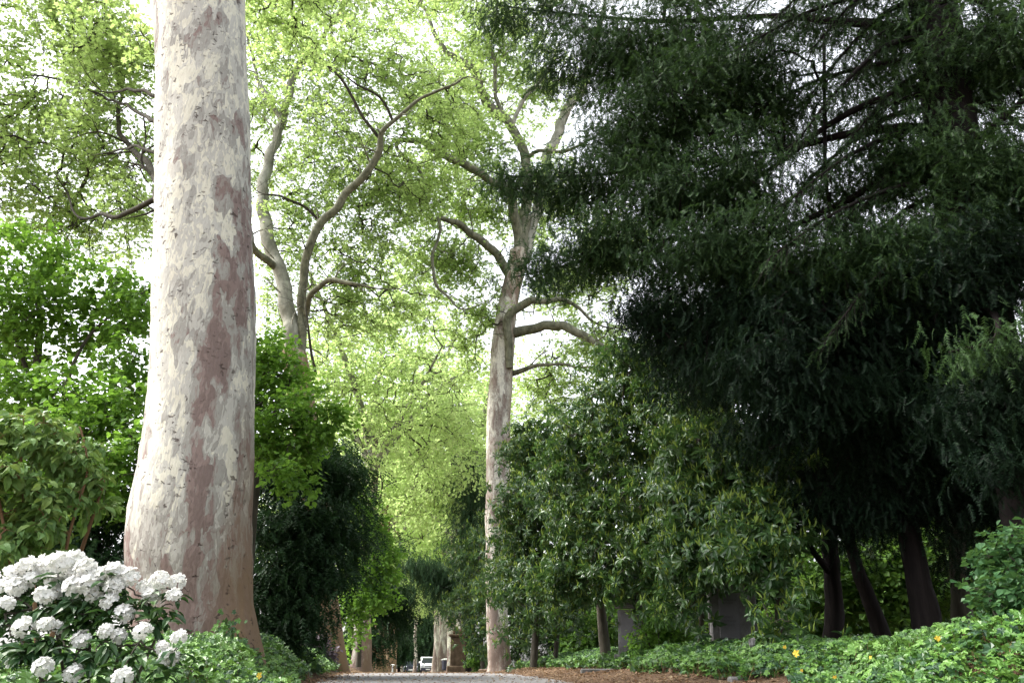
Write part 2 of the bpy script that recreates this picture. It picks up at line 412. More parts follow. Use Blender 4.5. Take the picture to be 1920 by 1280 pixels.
T_LAUREL = t_long(.36, .06, .25)
T_SHOOT = t_fold(.2, .06, .1)
T_RHODO = t_long(.36, .05, .22)
T_DIA = (np.array([[0, 0, 0], [-.42, .5, .08], [0, 1, -.08], [.42, .5, .08]]), [(0, 3, 2, 1)])
T_TRI2 = t_fold(.8, .1, .1)
def t_spray(n=8, wn=.055, ln=.17, droop=.3, jit=.25):
    r = np.random.default_rng(3); V, Fc = [], []
    def zz(y): return -droop * y * y
    V += [[-.012, 0, 0], [.012, 0, 0], [0, 1, zz(1)]]; Fc.append((0, 1, 2))
    for i in range(n):
        for s in (-1, 1):
            y = (i + .5 + r.uniform(-jit, jit)) / n; l = ln * (1 - .45 * y) * r.uniform(.7, 1.25)
            b = len(V); q = r.uniform(-.05, .05)
            V += [[0, y - wn * .5, zz(y)], [0, y + wn * .5, zz(y)], [s * l, y + l * .55, zz(y) - abs(q) - l * .25]]; Fc.append((b, b + 1, b + 2) if s < 0 else (b + 1, b, b + 2))
    return np.array(V), Fc
T_YEW = t_spray(8, .105, .24, .4)
T_YEWF = t_spray(5, .19, .30, .4)
T_SPRUCE = t_spray(7, .12, .2, .5)

def orient(d, n):
    y = norm(d); z = n - (n * y).sum(-1, keepdims=True) * y
    z = norm(z); x = np.cross(y, z); return np.stack([x, y, z], 2)
def rnd(n): return norm(rng.normal(size=(n, 3)))

# ------------------------------------------------------------------ crowns: clusters in blobs, a branch net grown to them, leaves on the twigs
def Bp(px, py, D, rx, ry, rd, wt=1.):       # a blob sized in photo pixels at distance D
    m = MPP(px, py, D); return (P(px, py, D), np.array([rx * m, rd, ry * m]), rx * ry * wt)
def Bw(x, y, z, rx, ry, rz, wt=1.): return (np.array([x, y, z], float), np.array([rx, ry, rz], float), rx * rz * wt)
def fill(blobs, n, shell=.45, wl=0., thr=-.2, seed=0):
    ws = np.array([b[2] for b in blobs]); ws = ws / ws.sum(); out = []
    for (c, r, _), wgt in zip(blobs, ws):
        k = max(4, int(n * wgt)); got = np.zeros((0, 3))
        for _ in range(12):
            rad = rng.uniform(0, 1, (k * 2, 1)) ** shell
            p = c + rnd(k * 2) * rad * r
            if wl: p = p[wav(p, wl, seed) > thr]
            got = np.concatenate([got, p])
            if len(got) >= k: break
        out.append(got[:k])
    out = np.concatenate(out)
    return out[out[:, 2] > ground(out[:, 0], out[:, 1]) + .05]
def grow(seeds, srad, T, alpha=.25, rmin=.006, powr=.42, bend=.14):
    """Joins every cluster to the nearest limb or twig (a branching net) -> bars and each cluster's twig direction."""
    n = len(T); d = np.linalg.norm(T[:, None] - seeds[None], axis=2) if len(seeds) * n < 4e6 else None
    par = np.full(n, -1); sp = np.zeros(n, int); key = np.full(n, 1e9); cost = np.zeros(n)
    if d is not None: sp = d.argmin(1); key = d.min(1)
    base_cost = key.copy(); done = np.zeros(n, bool); order = []
    for _ in range(n):
        i = int(np.argmin(np.where(done, 1e18, key))); done[i] = True; order.append(i)
        pp = seeds[sp[i]] if par[i] < 0 else T[par[i]]
        cost[i] = (0 if par[i] < 0 else cost[par[i]]) + np.linalg.norm(T[i] - pp)
        dd = np.linalg.norm(T - T[i], axis=1) + alpha * cost[i]
        up = (~done) & (dd < key); key[up] = dd[up]; par[up] = i
    cnt = np.ones(n)
    for i in reversed(order):
        if par[i] >= 0: cnt[par[i]] += cnt[i]
    A = np.where((par >= 0)[:, None], T[np.maximum(par, 0)], seeds[sp])
    r1 = rmin * cnt ** powr
    r1 = np.minimum(r1, np.where(par >= 0, 1e9, srad[sp] * .8))
    r0 = np.where(par >= 0, np.minimum(r1[np.maximum(par, 0)], r1 * 1.35), r1 * 1.1)
    L = np.linalg.norm(T - A, axis=1)
    mid1 = A + (T - A) * .36 + rnd(n) * (L * bend)[:, None]; mid2 = A + (T - A) * .7 + rnd(n) * (L * bend * .8)[:, None]
    SA = np.concatenate([A, mid1, mid2]); SB = np.concatenate([mid1, mid2, T])
    RA = np.concatenate([r0, r0 * .66 + r1 * .34, r0 * .3 + r1 * .7]); RB = np.concatenate([r0 * .66 + r1 * .34, r0 * .3 + r1 * .7, r1])
    return SA, SB, RA, RB, norm(T - A)
def twig_leaves(T, dirs, nsub, k, tl, size, up=.8, droop=.15, spread=.9, jit=.05):
    """nsub twigs leave each cluster point, k leaves along each."""
    n = len(T) * nsub
    o = np.repeat(T, nsub, 0); d0 = np.repeat(dirs, nsub, 0)
    d = norm(d0 * .6 + rnd(n) * spread * np.array([1, 1, .6]) + np.array([0, 0, .1]))
    L = tl * rng.uniform(.5, 1.2, n); e = o + d * L[:, None] - np.array([0, 0, 1]) * (L * droop)[:, None]
    f = rng.uniform(.15, 1.05, (n, k))
    p = (o[:, None] + (e - o)[:, None] * f[:, :, None]).reshape(-1, 3) + rng.normal(size=(n * k, 3)) * jit
    ld = norm(np.repeat(d, k, 0) * .5 + rnd(n * k) * np.array([1, 1, .45]) - np.array([0, 0, droop * 2]))
    ln = norm(rnd(n * k) * (1 - up) + np.array([0, 0, up]))
    return o, e, p, orient(ld, ln), size * rng.uniform(.6, 1.25, n * k)
def spray_leaves(T, dirs, k, off, size, hang=.6, out=.6, flat=.6):
    n = len(T) * k
    p = np.repeat(T, k, 0) + rng.normal(size=(n, 3)) * off * np.array([1, 1, .8])
    up_ = rng.uniform(size=(n, 1)) < flat       # most sprays lie in flat tiers, the rest hang
    dh = np.repeat(dirs, k, 0) * np.array([1, 1, .25])
    d = np.where(up_, norm(dh * out + rnd(n) * np.array([.6, .6, .12]) - np.array([0, 0, .22])), norm(dh * out * .6 + rnd(n) * .4 - np.array([0, 0, hang])))
    p = np.where(up_, (p - np.repeat(T, k, 0)) * np.array([1.35, 1.35, .35]) + np.repeat(T, k, 0), p)
    nn = np.where(up_, norm(rnd(n) * .35 + np.array([0, 0, 1.])), norm(rnd(n) + np.array([0, 0, .3])))
    return p, orient(d, nn), size * rng.uniform(.55, 1.3, n)
def whorls(T, dirs, nw, k, off, size, axis_up=.5):
    n = len(T) * nw
    c = np.repeat(T, nw, 0) + rng.normal(size=(n, 3)) * off
    ax = norm(np.repeat(dirs, nw, 0) * .6 + rnd(n) * .6 + np.array([0, 0, axis_up]))
    h = rnd(n); x = norm(np.cross(ax, h)); y = np.cross(ax, x)
    a = rng.uniform(0, .6, (n, k)) + np.arange(k) * 2.399
    rad = x[:, None] * np.cos(a)[:, :, None] + y[:, None] * np.sin(a)[:, :, None]
    el = rng.uniform(-.35, .55, (n, k, 1))
    d = norm(rad + ax[:, None] * el - np.array([0, 0, .28])).reshape(-1, 3)
    p = (c[:, None] + ax[:, None] * rng.uniform(-.35, .15, (n, k, 1)) * size).reshape(-1, 3)
    nn = norm(np.repeat(ax, k, 0) + np.array([0, 0, .3]) + rnd(n * k) * .25)
    return c, ax, p, orient(d, nn), size * rng.uniform(.65, 1.2, n * k)

def resample(pts, rad, step=.35):
    pts, rad = np.asarray(pts, float), np.asarray(rad, float)
    # Catmull-Rom through the traced joints
    q = np.concatenate([[2 * pts[0] - pts[1]], pts, [2 * pts[-1] - pts[-2]]]); out, ro = [], []
    for i in range(len(pts) - 1):
        p0, p1, p2, p3 = q[i:i + 4]; n = max(2, int(np.linalg.norm(p2 - p1) / step))
        t = (np.arange(n) / n)[:, None]
        out.append(.5 * ((2 * p1) + (-p0 + p2) * t + (2 * p0 - 5 * p1 + 4 * p2 - p3) * t ** 2 + (-p0 + 3 * p1 - 3 * p2 + p3) * t ** 3))
        ro.append(rad[i] + (rad[i + 1] - rad[i]) * t[:, 0])
    return np.concatenate(out + [pts[-1:]]), np.concatenate(ro + [rad[-1:]])
def traced(joints, step=.3):
    """joints: (px, py, D, width px) -> smooth polyline and radii in metres."""
    pts = np.array([P(a, b, d) for a, b, d, _ in joints]); rad = np.array([w_ * MPP(a, b, d) / 2 for a, b, d, w_ in joints])
    return resample(pts, rad, step)
def trunk_mesh(mb, pts, rad, k=40, lump=.035, flare=0., flare_h=.9, lobes=5, seed=1, mi=0):
    pts, rad = np.asarray(pts, float), np.asarray(rad, float)
    a = np.arange(k) * 2 * math.pi / k; n = len(pts)
    h = pts[:, 2] - pts[0, 2]
    fl = flare * np.exp(-h / flare_h)[:, None] * (1 + .6 * np.cos(lobes * a + seed)[None] * 1 + .25 * np.cos((lobes - 2) * a + 2 * seed)[None])
    V = np.stack([pts[:, None, 0] + np.cos(a) * rad[:, None], pts[:, None, 1] + np.sin(a) * rad[:, None], np.repeat(pts[:, 2:3], k, 1)], -1)
    rr = rad[:, None] * (1 + lump * wav(V * np.array([1, 1, .55]), 1.1, seed) + lump * .5 * wav(V, .4, seed + 1) + fl)
    V[:, :, 0] = pts[:, None, 0] + np.cos(a) * rr; V[:, :, 1] = pts[:, None, 1] + np.sin(a) * rr
    i, j = np.meshgrid(np.arange(n - 1), np.arange(k), indexing='ij')
    Q = np.stack([i * k + j, i * k + (j + 1) % k, (i + 1) * k + (j + 1) % k, (i + 1) * k + j], -1).reshape(-1, 4)
    mb.addq(V.reshape(-1, 3), Q, mi); mb.add(V[-1], [list(range(k))], mi)

# ================================================================== THE SETTING
def struct(o): o["kind"] = "structure"; return o
xs = np.concatenate([np.linspace(-700, -40, 14), np.arange(-38, 38, .4), np.linspace(40, 700, 14)])
ys = np.concatenate([np.linspace(-120, -8, 8), np.arange(-7, 60, .4), np.arange(60, 260, 3.), np.linspace(265, 1200, 16)])
X, Y = np.meshgrid(xs, ys, indexing='ij')
V = np.stack([X, Y, ground(X, Y)], -1).reshape(-1, 3)
i, j = np.meshgrid(np.arange(len(xs) - 1), np.arange(len(ys) - 1), indexing='ij'); m_ = len(ys)
mb = MB(); mb.addq(V, np.stack([i * m_ + j, (i + 1) * m_ + j, (i + 1) * m_ + j + 1, i * m_ + j + 1], -1).reshape(-1, 4))
struct(mb.build("ground", M['ground'], smooth=True))
ry = np.concatenate([np.arange(-8, 60, .4), np.arange(60, 300, 3.)]); cols = 14
wob = .12 * wav(ry[:, None], 1.7, 21) + .1 * wav(ry[:, None], 5., 22); wob2 = .15 * wav(ry[:, None], 2.1, 23) + .12 * wav(ry[:, None], 6., 24)
uu = (edgeL(ry) + .05 + wob)[:, None] * (1 - np.linspace(0, 1, cols)) + (np.interp(ry, [0, 10, 16, 28], [3.1, 3.2, 3.1, 2.75]) + wob2)[:, None] * np.linspace(0, 1, cols)
RX = uu - .121 * ry[:, None]; RY = np.repeat(ry[:, None], cols, 1)
mb = MB(); i, j = np.meshgrid(np.arange(len(ry) - 1), np.arange(cols - 1), indexing='ij')
mb.addq(np.stack([RX, RY, ground(RX, RY) + .016], -1).reshape(-1, 3), np.stack([i * cols + j, i * cols + j + 1, (i + 1) * cols + j + 1, (i + 1) * cols + j], -1).reshape(-1, 4))
struct(mb.build("road", M['road'], smooth=True))

# fallen leaves along both verges and scattered on the drive
n = 15000
y = rng.uniform(0, 1, n) ** 1.6 * 55 + 6
u = np.where(rng.uniform(size=n) < .58, 3.7 + rng.normal(size=n) * .5, np.where(rng.uniform(size=n) < .6, edgeL(y) + rng.normal(size=n) * .3, rng.uniform(-1.6, 2.7, n)))
x = u - .121 * y
p = np.stack([x, y, ground(x, y) + .022 + rng.uniform(0, .02, n)], -1)
d = rnd(n) * np.array([1, 1, .15])
mb = MB(); mb.scatter(T_DIA, p, orient(d, norm(rnd(n) * .25 + np.array([0, 0, 1]))), rng.uniform(.03, .085, n))
o = mb.build("leaf_litter", M['dead_leaf']); tag(o, "brown dead leaves strewn over the verges and drive", "leaf litter", kind="stuff")

# ================================================================== PLANE TREES
PLANES = "plane trees lining the drive"
def finish_plane(root, limbs, blobs, ncl, nsub, k, tl, size, wl=2.2, thr=-.15, leaf='plane_leaf', templ=T_PLANE, seeds=None, alpha=.25, twigs=True, rmin=.006, up=.62, seed=1, powr=.42, shell=.5):
    T = fill(blobs, ncl, shell, wl, thr, seed)
    sp = np.concatenate([l[0] for l in limbs]); sr = np.concatenate([l[1] for l in limbs])
    A, B_, ra, rb, dr = grow(sp, sr, T, alpha, rmin, powr)
    o, e, p, rot, sc = twig_leaves(T, dr, nsub, k, tl, size, up)
    mb = MB(); mb.segs(A, B_, ra, rb, 4)
    if twigs: mb.segs(o, e, np.full(len(o), rmin * .75), np.full(len(o), rmin * .35), 3)
    mb.build("twigs", M['twig'], root, True)
    mb = MB(); mb.scatter(templ, p, rot, sc); mb.build("crown", M[leaf], root)

# --- the big mottled trunk at the left
b1 = base(*P(362, 1215, 11.5)[:2]); 
root = thing("plane_tree", "huge plane tree with mottled cream and mauve bark at left, behind the white flowers", "tree", b1, PLANES)
ed = [(1290, 240, 505), (1215, 246, 492), (1130, 246, 477), (1050, 244, 472), (960, 250, 471), (900, 262, 473), (800, 277, 474), (700, 287, 474), (560, 289, 475), (500, 292, 472), (400, 296, 468), (250, 298, 466), (100, 296, 460), (0, 291, 456), (-150, 296, 452), (-320, 305, 446)]
pts = np.array([P((l + r) / 2, yy, 11.5) for yy, l, r in ed]); rad = np.array([(r - l) / 2 * MPP(0, yy, 11.5) * (1 if yy < 1100 else .95) for yy, l, r in ed])
pts, rad = resample(pts, rad, .12)
mb = MB(); trunk_mesh(mb, pts, rad, 96, .022, .07, .35, 7, 3)
mb.build("trunk", M['bark_big'], root, True)
top = pts[-1]
limbs = [(pts[-40:], rad[-40:])]
def limb(joints, mtl, root, k=10, step=.22, lump=.06, name="limb"):
    (xa, ya, Da, _), (xb, yb, Db, wb) = joints[-2:]; rl = np.random.default_rng(int(abs(xb * 7 + yb)))
    if wb > 2.5:
        L_ = math.hypot(xb - xa, yb - ya) + 1e-6; ux, uy = (xb - xa) / L_, (yb - ya) / L_; th = rl.uniform(-.7, .7); g_ = 8 * wb + 15
        ux2, uy2 = ux * math.cos(th) - uy * math.sin(th), ux * math.sin(th) + uy * math.cos(th) - .25
        joints = list(joints) + [(xb + ux * g_ * .45, yb + uy * g_ * .45, Db + rl.uniform(-.3, .3), wb * .6), (xb + ux2 * g_, yb + uy2 * g_, Db + rl.uniform(-.5, .5), wb * .32), (xb + ux2 * g_ * 1.5 + 8, yb + uy2 * g_ * 1.5 - 12, Db, 1.)]
    p_, r_ = traced(joints, step); r_ = r_ * .8; f_ = S(np.arange(len(p_)) / 6.)[:, None]
    p_ = p_ + f_ * np.stack([wav(p_, 1.5, 3), wav(p_, 1.5, 4), wav(p_, 1.2, 5)], -1) * (.05 + r_[:, None] * .25); mb = MB(); mb.tube(p_, r_, k, lump=lump, seed=int(abs(joints[0][0])))
    sp_, sr2 = [p_], [r_]; tt = norm(np.gradient(p_, axis=0)); ii = 4 + int(rl.integers(0, 4))
    while ii < len(p_) - 2:             # side branches, each forked once
        dv = norm(tt[ii] * .7 + rl.normal(size=3) * .7 + np.array([0, 0, .15])); L_ = rl.uniform(.6, 1.7); r0_ = min(r_[ii] * .42, .035)
        kn = p_[ii] + dv * L_ * .5; d2 = norm(dv + rl.normal(size=3) * .45); en = kn + d2 * L_ * .6; fk = kn + norm(dv + rl.normal(size=3) * .6) * L_ * .5
        q1, w1 = resample(np.array([p_[ii], kn, en]), np.array([r0_, r0_ * .7, .006]), .2); q2, w2 = resample(np.array([kn, (kn + fk) / 2 + rl.normal(size=3) * .05, fk]), np.array([r0_ * .55, r0_ * .4, .005]), .2)
        mb.tube(q1, w1, 6, lump=.1); mb.tube(q2, w2, 5, lump=.1); sp_ += [q1[2:], q2[1:]]; sr2 += [w1[2:], w2[1:]]
        ii += int(rl.integers(2, 6))
    mb.build(name, M[mtl], root, True); return np.concatenate(sp_), np.concatenate(sr2)
limbs += [limb(j, 'twig', root, 8) for j in [
    [(330, 395, 12.0, 26), (300, 372, 12.6, 22), (286, 330, 13.4, 18), (262, 295, 14.2, 14), (226, 255, 15, 11), (218, 205, 15.6, 9), (232, 175, 16, 8), (212, 120, 16.5, 7), (188, 66, 17, 6)],
    [(300, 368, 12.6, 14), (262, 388, 13, 13), (215, 408, 13.6, 11), (180, 402, 14, 8), (148, 408, 14.4, 6), (120, 360, 14.8, 4)],
    [(330, 240, 12.2, 14), (280, 222, 13, 11), (240, 200, 14, 7), (200, 185, 15, 6), (130, 155, 16, 5), (50, 140, 17, 4)],
    [(330, 180, 12.2, 12), (270, 172, 13, 9), (215, 172, 14, 5)],
    [(320, 290, 12.2, 10), (260, 280, 13, 7), (215, 285, 14, 4)]]]
limbs.append(limb([(360, -260, 12, 60), (250, -330, 14, 34), (100, -250, 17, 18), (-60, -150, 18, 10)], 'limb', root))
limbs.append(limb([(380, -200, 12, 60), (520, -330, 13, 30), (640, -250, 14, 14)], 'limb', root))
blobs = [Bp(120, 60, 17, 150, 90, 2.2), Bp(220, 120, 15, 90, 90, 1.8), Bp(70, 220, 17, 120, 90, 2), Bp(210, 270, 16, 90, 80, 1.8), Bp(70, 340, 17, 110, 70, 2), Bp(250, 380, 15, 60, 60, 1.5, .6), Bp(60, -120, 17, 200, 110, 3), Bp(330, -150, 14, 200, 110, 3),
         Bp(530, 40, 18, 110, 60, 2), Bp(560, -100, 15, 150, 80, 2), Bp(-80, 150, 17, 80, 220, 2), Bp(150, 430, 18, 170, 50, 2, .9), Bp(255, 85, 11.6, 45, 35, .5, .3)]
finish_plane(root, limbs, blobs, 1650, 6, 6, .6, .10, .9, -.15, alpha=.3, seed=4, rmin=.008)

# --- second tree of the left row: forked
b2 = base(*P(618, 1240, 28)[:2])
root = thing("plane_tree", "forked plane tree behind the big trunk, its two stems rising above the green hazel", "tree", b2, PLANES)
tp, tr = traced([(622, 1262, 28, 64), (616, 1200, 28, 58), (605, 1100, 28, 52), (585, 900, 28, 50), (566, 760, 28, 50), (556, 690, 28, 50), (551, 660, 28, 44)], .25)
mb = MB(); trunk_mesh(mb, tp, tr, 32, .04, .16, .5, 5, 2); mb.build("trunk", M['bark_brown'], root, True)
limbs = [limb(j, m_, root, 14, lump=.05) for j, m_ in [
    ([(560, 720, 28, 34), (545, 620, 28, 38), (518, 505, 28, 32), (494, 420, 28.3, 30), (500, 330, 28.6, 24), (528, 225, 29, 20), (556, 130, 29.5, 16), (598, 82, 30, 11), (640, 20, 30, 7)], 'limb_pale'),
    ([(556, 730, 28, 30), (566, 640, 28, 23), (566, 545, 27.6, 20), (584, 455, 27, 20), (640, 372, 26.5, 19), (690, 322, 26, 18), (712, 280, 25.6, 16), (715, 255, 25.4, 13), (735, 226, 25, 10), (800, 180, 24.6, 7), (855, 155, 24, 5)], 'limb'),
    ([(520, 505, 28, 18), (482, 470, 27, 16), (470, 455, 26.6, 12), (440, 380, 26, 8)], 'limb'),
    ([(528, 225, 29, 10), (505, 190, 29, 10), (488, 158, 29.4, 8), (470, 90, 30, 6)], 'limb_pale'),
    ([(714, 262, 25.4, 8), (682, 222, 25, 7), (655, 170, 24.6, 7), (620, 128, 24, 5), (575, 88, 23.6, 4)], 'twig'),
    ([(736, 226, 25, 7), (715, 185, 24.6, 6), (660, 152, 24, 4)], 'twig'),
    ([(570, 600, 28, 14), (590, 545, 27, 14), (630, 527, 26.4, 12), (672, 535, 26, 7)], 'limb'),
    ([(592, 700, 27, 7), (580, 640, 26.6, 6), (575, 590, 26.4, 4)], 'twig'),
    ([(598, 412, 27, 7), (560, 380, 26.6, 6), (505, 365, 26, 4)], 'twig')]]
blobs = [Bp(560, 60, 27, 130, 80, 2.5), Bp(700, 90, 25.5, 150, 90, 2.5), Bp(560, 180, 27, 110, 80, 2.5, .8), Bp(650, 240, 26, 110, 90, 2.5, .8), Bp(820, 180, 25, 90, 90, 2.), Bp(720, 320, 26, 120, 80, 2.5), Bp(600, 320, 27, 110, 80, 2, .8), Bp(520, 420, 27, 60, 120, 2), Bp(660, 430, 27, 110, 90, 2.2), Bp(640, 560, 28, 110, 80, 2),
         Bp(510, 560, 28, 40, 90, 2), Bp(620, -60, 27, 260, 90, 3), Bp(400, 150, 29, 120, 250, 3), Bp(500, 280, 31, 50, 130, 2, .8), Bp(760, 560, 29, 70, 60, 2, .7)]
finish_plane(root, limbs, [(c_ + np.array([-.2, 2.2, .7]), r_, w_) for c_, r_, w_ in blobs], 2000, 6, 6, .75, .12, 1.0, -.12, seed=9, rmin=.009, alpha=.3)

# --- first tree of the right row
b3 = base(*P(936, 1250, 33)[:2])
root = thing("plane_tree", "tall straight plane tree with pale flaking bark at the right verge of the drive", "tree", b3, PLANES)
ed = [(1262, 912, 960), (1245, 915, 957), (1150, 912, 951), (1000, 910, 953), (900, 911, 957), (800, 912, 957), (700, 918, 962), (620, 925, 967), (560, 936, 972), (505, 950, 985), (470, 956, 988)]
pts, rad = resample(np.array([P((l + r) / 2, yy, 33) for yy, l, r in ed]), np.array([(r - l) / 2 * MPP(0, yy, 33) for yy, l, r in ed]), .2)
mb = MB(); trunk_mesh(mb, pts, rad, 48, .05, .14, .5, 5, 6); mb.build("trunk", M['bark_r1'], root, True)
limbs = [limb(j, m_, root, 12, lump=.045) for j, m_ in [
    ([(958, 520, 33, 24), (930, 478, 32.5, 20), (905, 455, 32, 19), (872, 430, 31.5, 16), (850, 414, 31, 14), (822, 411, 30.6, 9), (826, 428, 30.4, 7), (812, 478, 30, 7), (818, 530, 29.8, 8), (845, 560, 29.6, 6)], 'limb'),
    ([(978, 500, 33, 26), (972, 440, 33, 24), (960, 395, 32.6, 24), (955, 362, 32.2, 22), (915, 335, 31.6, 18), (868, 308, 31, 19), (828, 290, 30.4, 17), (795, 270, 30, 15), (755, 262, 29.6, 12), (748, 282, 29.4, 8), (768, 305, 29.2, 9), (792, 326, 29, 7), (790, 355, 29, 4)], 'limb'),
    ([(955, 690, 32.6, 18), (952, 620, 32.4, 20), (962, 585, 32.2, 20), (985, 566, 32, 20), (1003, 566, 31.8, 16)], 'limb'),
    ([(960, 625, 33, 26), (1000, 615, 32.5, 23), (1050, 609, 32, 22), (1085, 625, 31.6, 19), (1120, 645, 31.2, 15), (1165, 668, 31, 10)], 'limb'),
    ([(960, 700, 33, 14), (1000, 690, 32.4, 10), (1040, 684, 32, 7), (1120, 690, 31.5, 4)], 'limb'),
    ([(976, 490, 33.2, 30), (988, 380, 33.6, 24), (982, 285, 34, 22), (955, 230, 34, 22), (912, 197, 34, 22), (895, 150, 34, 20), (872, 118, 34, 17), (832, 92, 34, 12), (800, 20, 34, 7)], 'limb'),
    ([(972, 262, 34, 12), (945, 215, 34, 11), (930, 170, 34.4, 9), (925, 120, 34.6, 9), (905, 40, 35, 6)], 'limb'),
    ([(982, 488, 33.4, 30), (1012, 370, 34.6, 24), (1034, 280, 35.6, 24), (1062, 205, 36.4, 22), (1092, 165, 37, 18), (1120, 60, 38, 12)], 'limb_pale'),
    ([(960, 240, 34, 9), (980, 190, 34, 10), (1020, 145, 34, 8), (1040, 100, 34, 5)], 'limb_pale'),
    ([(985, 300, 34, 10), (1010, 282, 33.6, 9), (1060, 282, 33, 8), (1100, 262, 32.4, 5)], 'limb')]]
blobs = [Bp(930, 60, 33, 130, 80, 2.6), Bp(840, 150, 32, 90, 80, 2.4), Bp(1010, 130, 34, 90, 90, 2.4, .6), Bp(880, 250, 31.5, 120, 70, 2.4), Bp(780, 330, 30, 100, 80, 2.2), Bp(900, 370, 32, 90, 70, 2), Bp(820, 470, 31, 100, 80, 2), Bp(1040, 330, 33, 80, 80, 2, .8), Bp(1080, 520, 33, 110, 70, 2, .9), Bp(1120, 640, 31.5, 90, 70, 2, .8), Bp(1150, 430, 34, 90, 90, 2, .6), Bp(900, 560, 31, 60, 60, 1.5, .8), Bp(1040, 720, 33, 70, 70, 2, .9), Bp(900, -70, 33, 200, 90, 3), Bp(870, 640, 31, 40, 60, 1.5, .6), Bp(1010, 410, 34, 60, 60, 2, .5)]
finish_plane(root, limbs, [(c_ + np.array([0, 2., .6]), r_, w_) for c_, r_, w_ in blobs], 2000, 6, 7, .8, .13, 1.1, -.15, seed=15, rmin=.009, alpha=.3)

# --- the rest of both rows, down to the far end
def avenue_plane(x, y, r, h, label, seed, barkm, lean=0., ncl=420, nsub=6, k=7, low=6.5, size=.26, R_=8.8, extra=(), far=True, fork=True):
    b = base(x, y); r_ = np.random.default_rng(seed)
    root = thing("plane_tree", label, "tree", b, PLANES)
    hz = np.array([-.15, .4, 1.2, 2.5, 4.5, 7, h * .38, h * .5])
    pts = np.stack([x + lean * hz + .12 * wav(hz[:, None], 7, seed), y + .1 * wav(hz[:, None], 8, seed + 1), b[2] + hz], -1)
    pts, rad = resample(pts, r * np.array([1.12, 1.03, 1, .97, .92, .86, .78, .6]), .35)
    mb = MB(); trunk_mesh(mb, pts, rad, 24, .05, .2, .5, 5, seed); mb.build("trunk", M[barkm], root, True)
    limbs = [(pts[-8:], rad[-8:])]; top = pts[-1]
    for q in range(5):
        a = q * 1.257 + r_.uniform(0, .6); st = pts[-1 - int(r_.integers(0, 9))]
        sp = r_.uniform(2.2, 4.8); up = r_.uniform(3.5, 7)
        e1 = st + np.array([math.cos(a) * sp * .45, math.sin(a) * sp * .45, up * .45]); e2 = st + np.array([math.cos(a) * sp, math.sin(a) * sp, up]) + r_.normal(size=3) * .4
        e3 = e2 + np.array([math.cos(a) * 2, math.sin(a) * 2, r_.uniform(1, 3)])
        p_, q_ = resample(np.array([st - np.array([0, 0, .4]), e1, e2, e3]), r * np.array([.5, .38, .24, .1]), .5)
        mb = MB(); mb.tube(p_, q_, 8, lump=.06, seed=seed + q); mb.build("limb", M['limb_pale'], root, True); limbs.append((p_, q_))
    for jn in extra: limbs.append(limb(jn, 'limb', root, 8))
    zc = b[2] + (low + h) / 2; rz = (h - low) / 2
    blobs = [Bw(x, y, zc + rz * .3, R_ * .75, R_ * .75, rz * .7, 1.2), Bw(x, y, zc, R_, R_, rz * .5, 1.)]
    for q in range(7):
        a = q * .9 + r_.uniform(0, .5); blobs.append(Bw(x + math.cos(a) * R_ * .7, y + math.sin(a) * R_ * .7, b[2] + low + rz * r_.uniform(.1, 1.1), R_ * .42, R_ * .42, rz * .3, 1.1))
    finish_plane(root, limbs, blobs, int(ncl * 1.35), nsub, k + 2, 1.2, size * .8, 2.4, -.3, 'plane_leaf_hazed' if far else 'plane_leaf', T_TRI2 if y < 75 else T_DIA, seed=seed, twigs=y < 50, rmin=.011, up=.5)
R2x = [[(868, 960, 60, 14), (850, 935, 58, 11), (830, 918, 57, 10), (790, 920, 56, 9), (780, 890, 55.6, 8), (770, 850, 55, 7), (755, 800, 54, 5)],
       [(872, 760, 60, 12), (850, 722, 57, 10), (830, 706, 55, 10), (800, 710, 54, 10), (740, 720, 52, 8), (690, 684, 51, 4)],
       [(820, 706, 55, 8), (838, 668, 54.6, 8), (850, 640, 54.4, 7), (885, 615, 54, 6), (900, 590, 54, 4)],
       [(830, 730, 57, 8), (800, 740, 56, 9), (765, 752, 55, 8), (718, 785, 54, 6), (700, 782, 53.6, 3)]]
def rowx(off, y): return off - .121 * y
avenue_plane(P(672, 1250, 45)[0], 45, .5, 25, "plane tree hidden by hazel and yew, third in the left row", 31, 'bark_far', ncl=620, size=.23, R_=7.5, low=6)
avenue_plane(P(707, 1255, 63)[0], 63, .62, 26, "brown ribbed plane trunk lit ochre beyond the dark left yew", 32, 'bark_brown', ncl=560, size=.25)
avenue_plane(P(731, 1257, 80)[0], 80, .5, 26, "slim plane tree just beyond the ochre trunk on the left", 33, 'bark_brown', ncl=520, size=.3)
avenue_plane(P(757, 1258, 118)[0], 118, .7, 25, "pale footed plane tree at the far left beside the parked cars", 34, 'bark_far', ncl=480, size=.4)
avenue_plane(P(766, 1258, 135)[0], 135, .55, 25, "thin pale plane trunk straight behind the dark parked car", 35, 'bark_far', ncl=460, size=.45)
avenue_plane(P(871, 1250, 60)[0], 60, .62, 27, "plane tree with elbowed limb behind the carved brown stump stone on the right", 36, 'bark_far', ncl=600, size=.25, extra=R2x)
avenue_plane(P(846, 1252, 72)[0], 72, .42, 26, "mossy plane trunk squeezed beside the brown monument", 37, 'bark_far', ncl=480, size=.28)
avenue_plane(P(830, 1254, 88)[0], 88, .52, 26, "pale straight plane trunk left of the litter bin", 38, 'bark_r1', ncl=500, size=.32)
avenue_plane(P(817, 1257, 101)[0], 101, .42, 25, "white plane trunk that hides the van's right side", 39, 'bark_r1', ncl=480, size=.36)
avenue_plane(P(795, 1258, 125)[0], 125, .5, 25, "twin looking plane trunk rising behind the van roof", 40, 'bark_r1', ncl=460, size=.42)
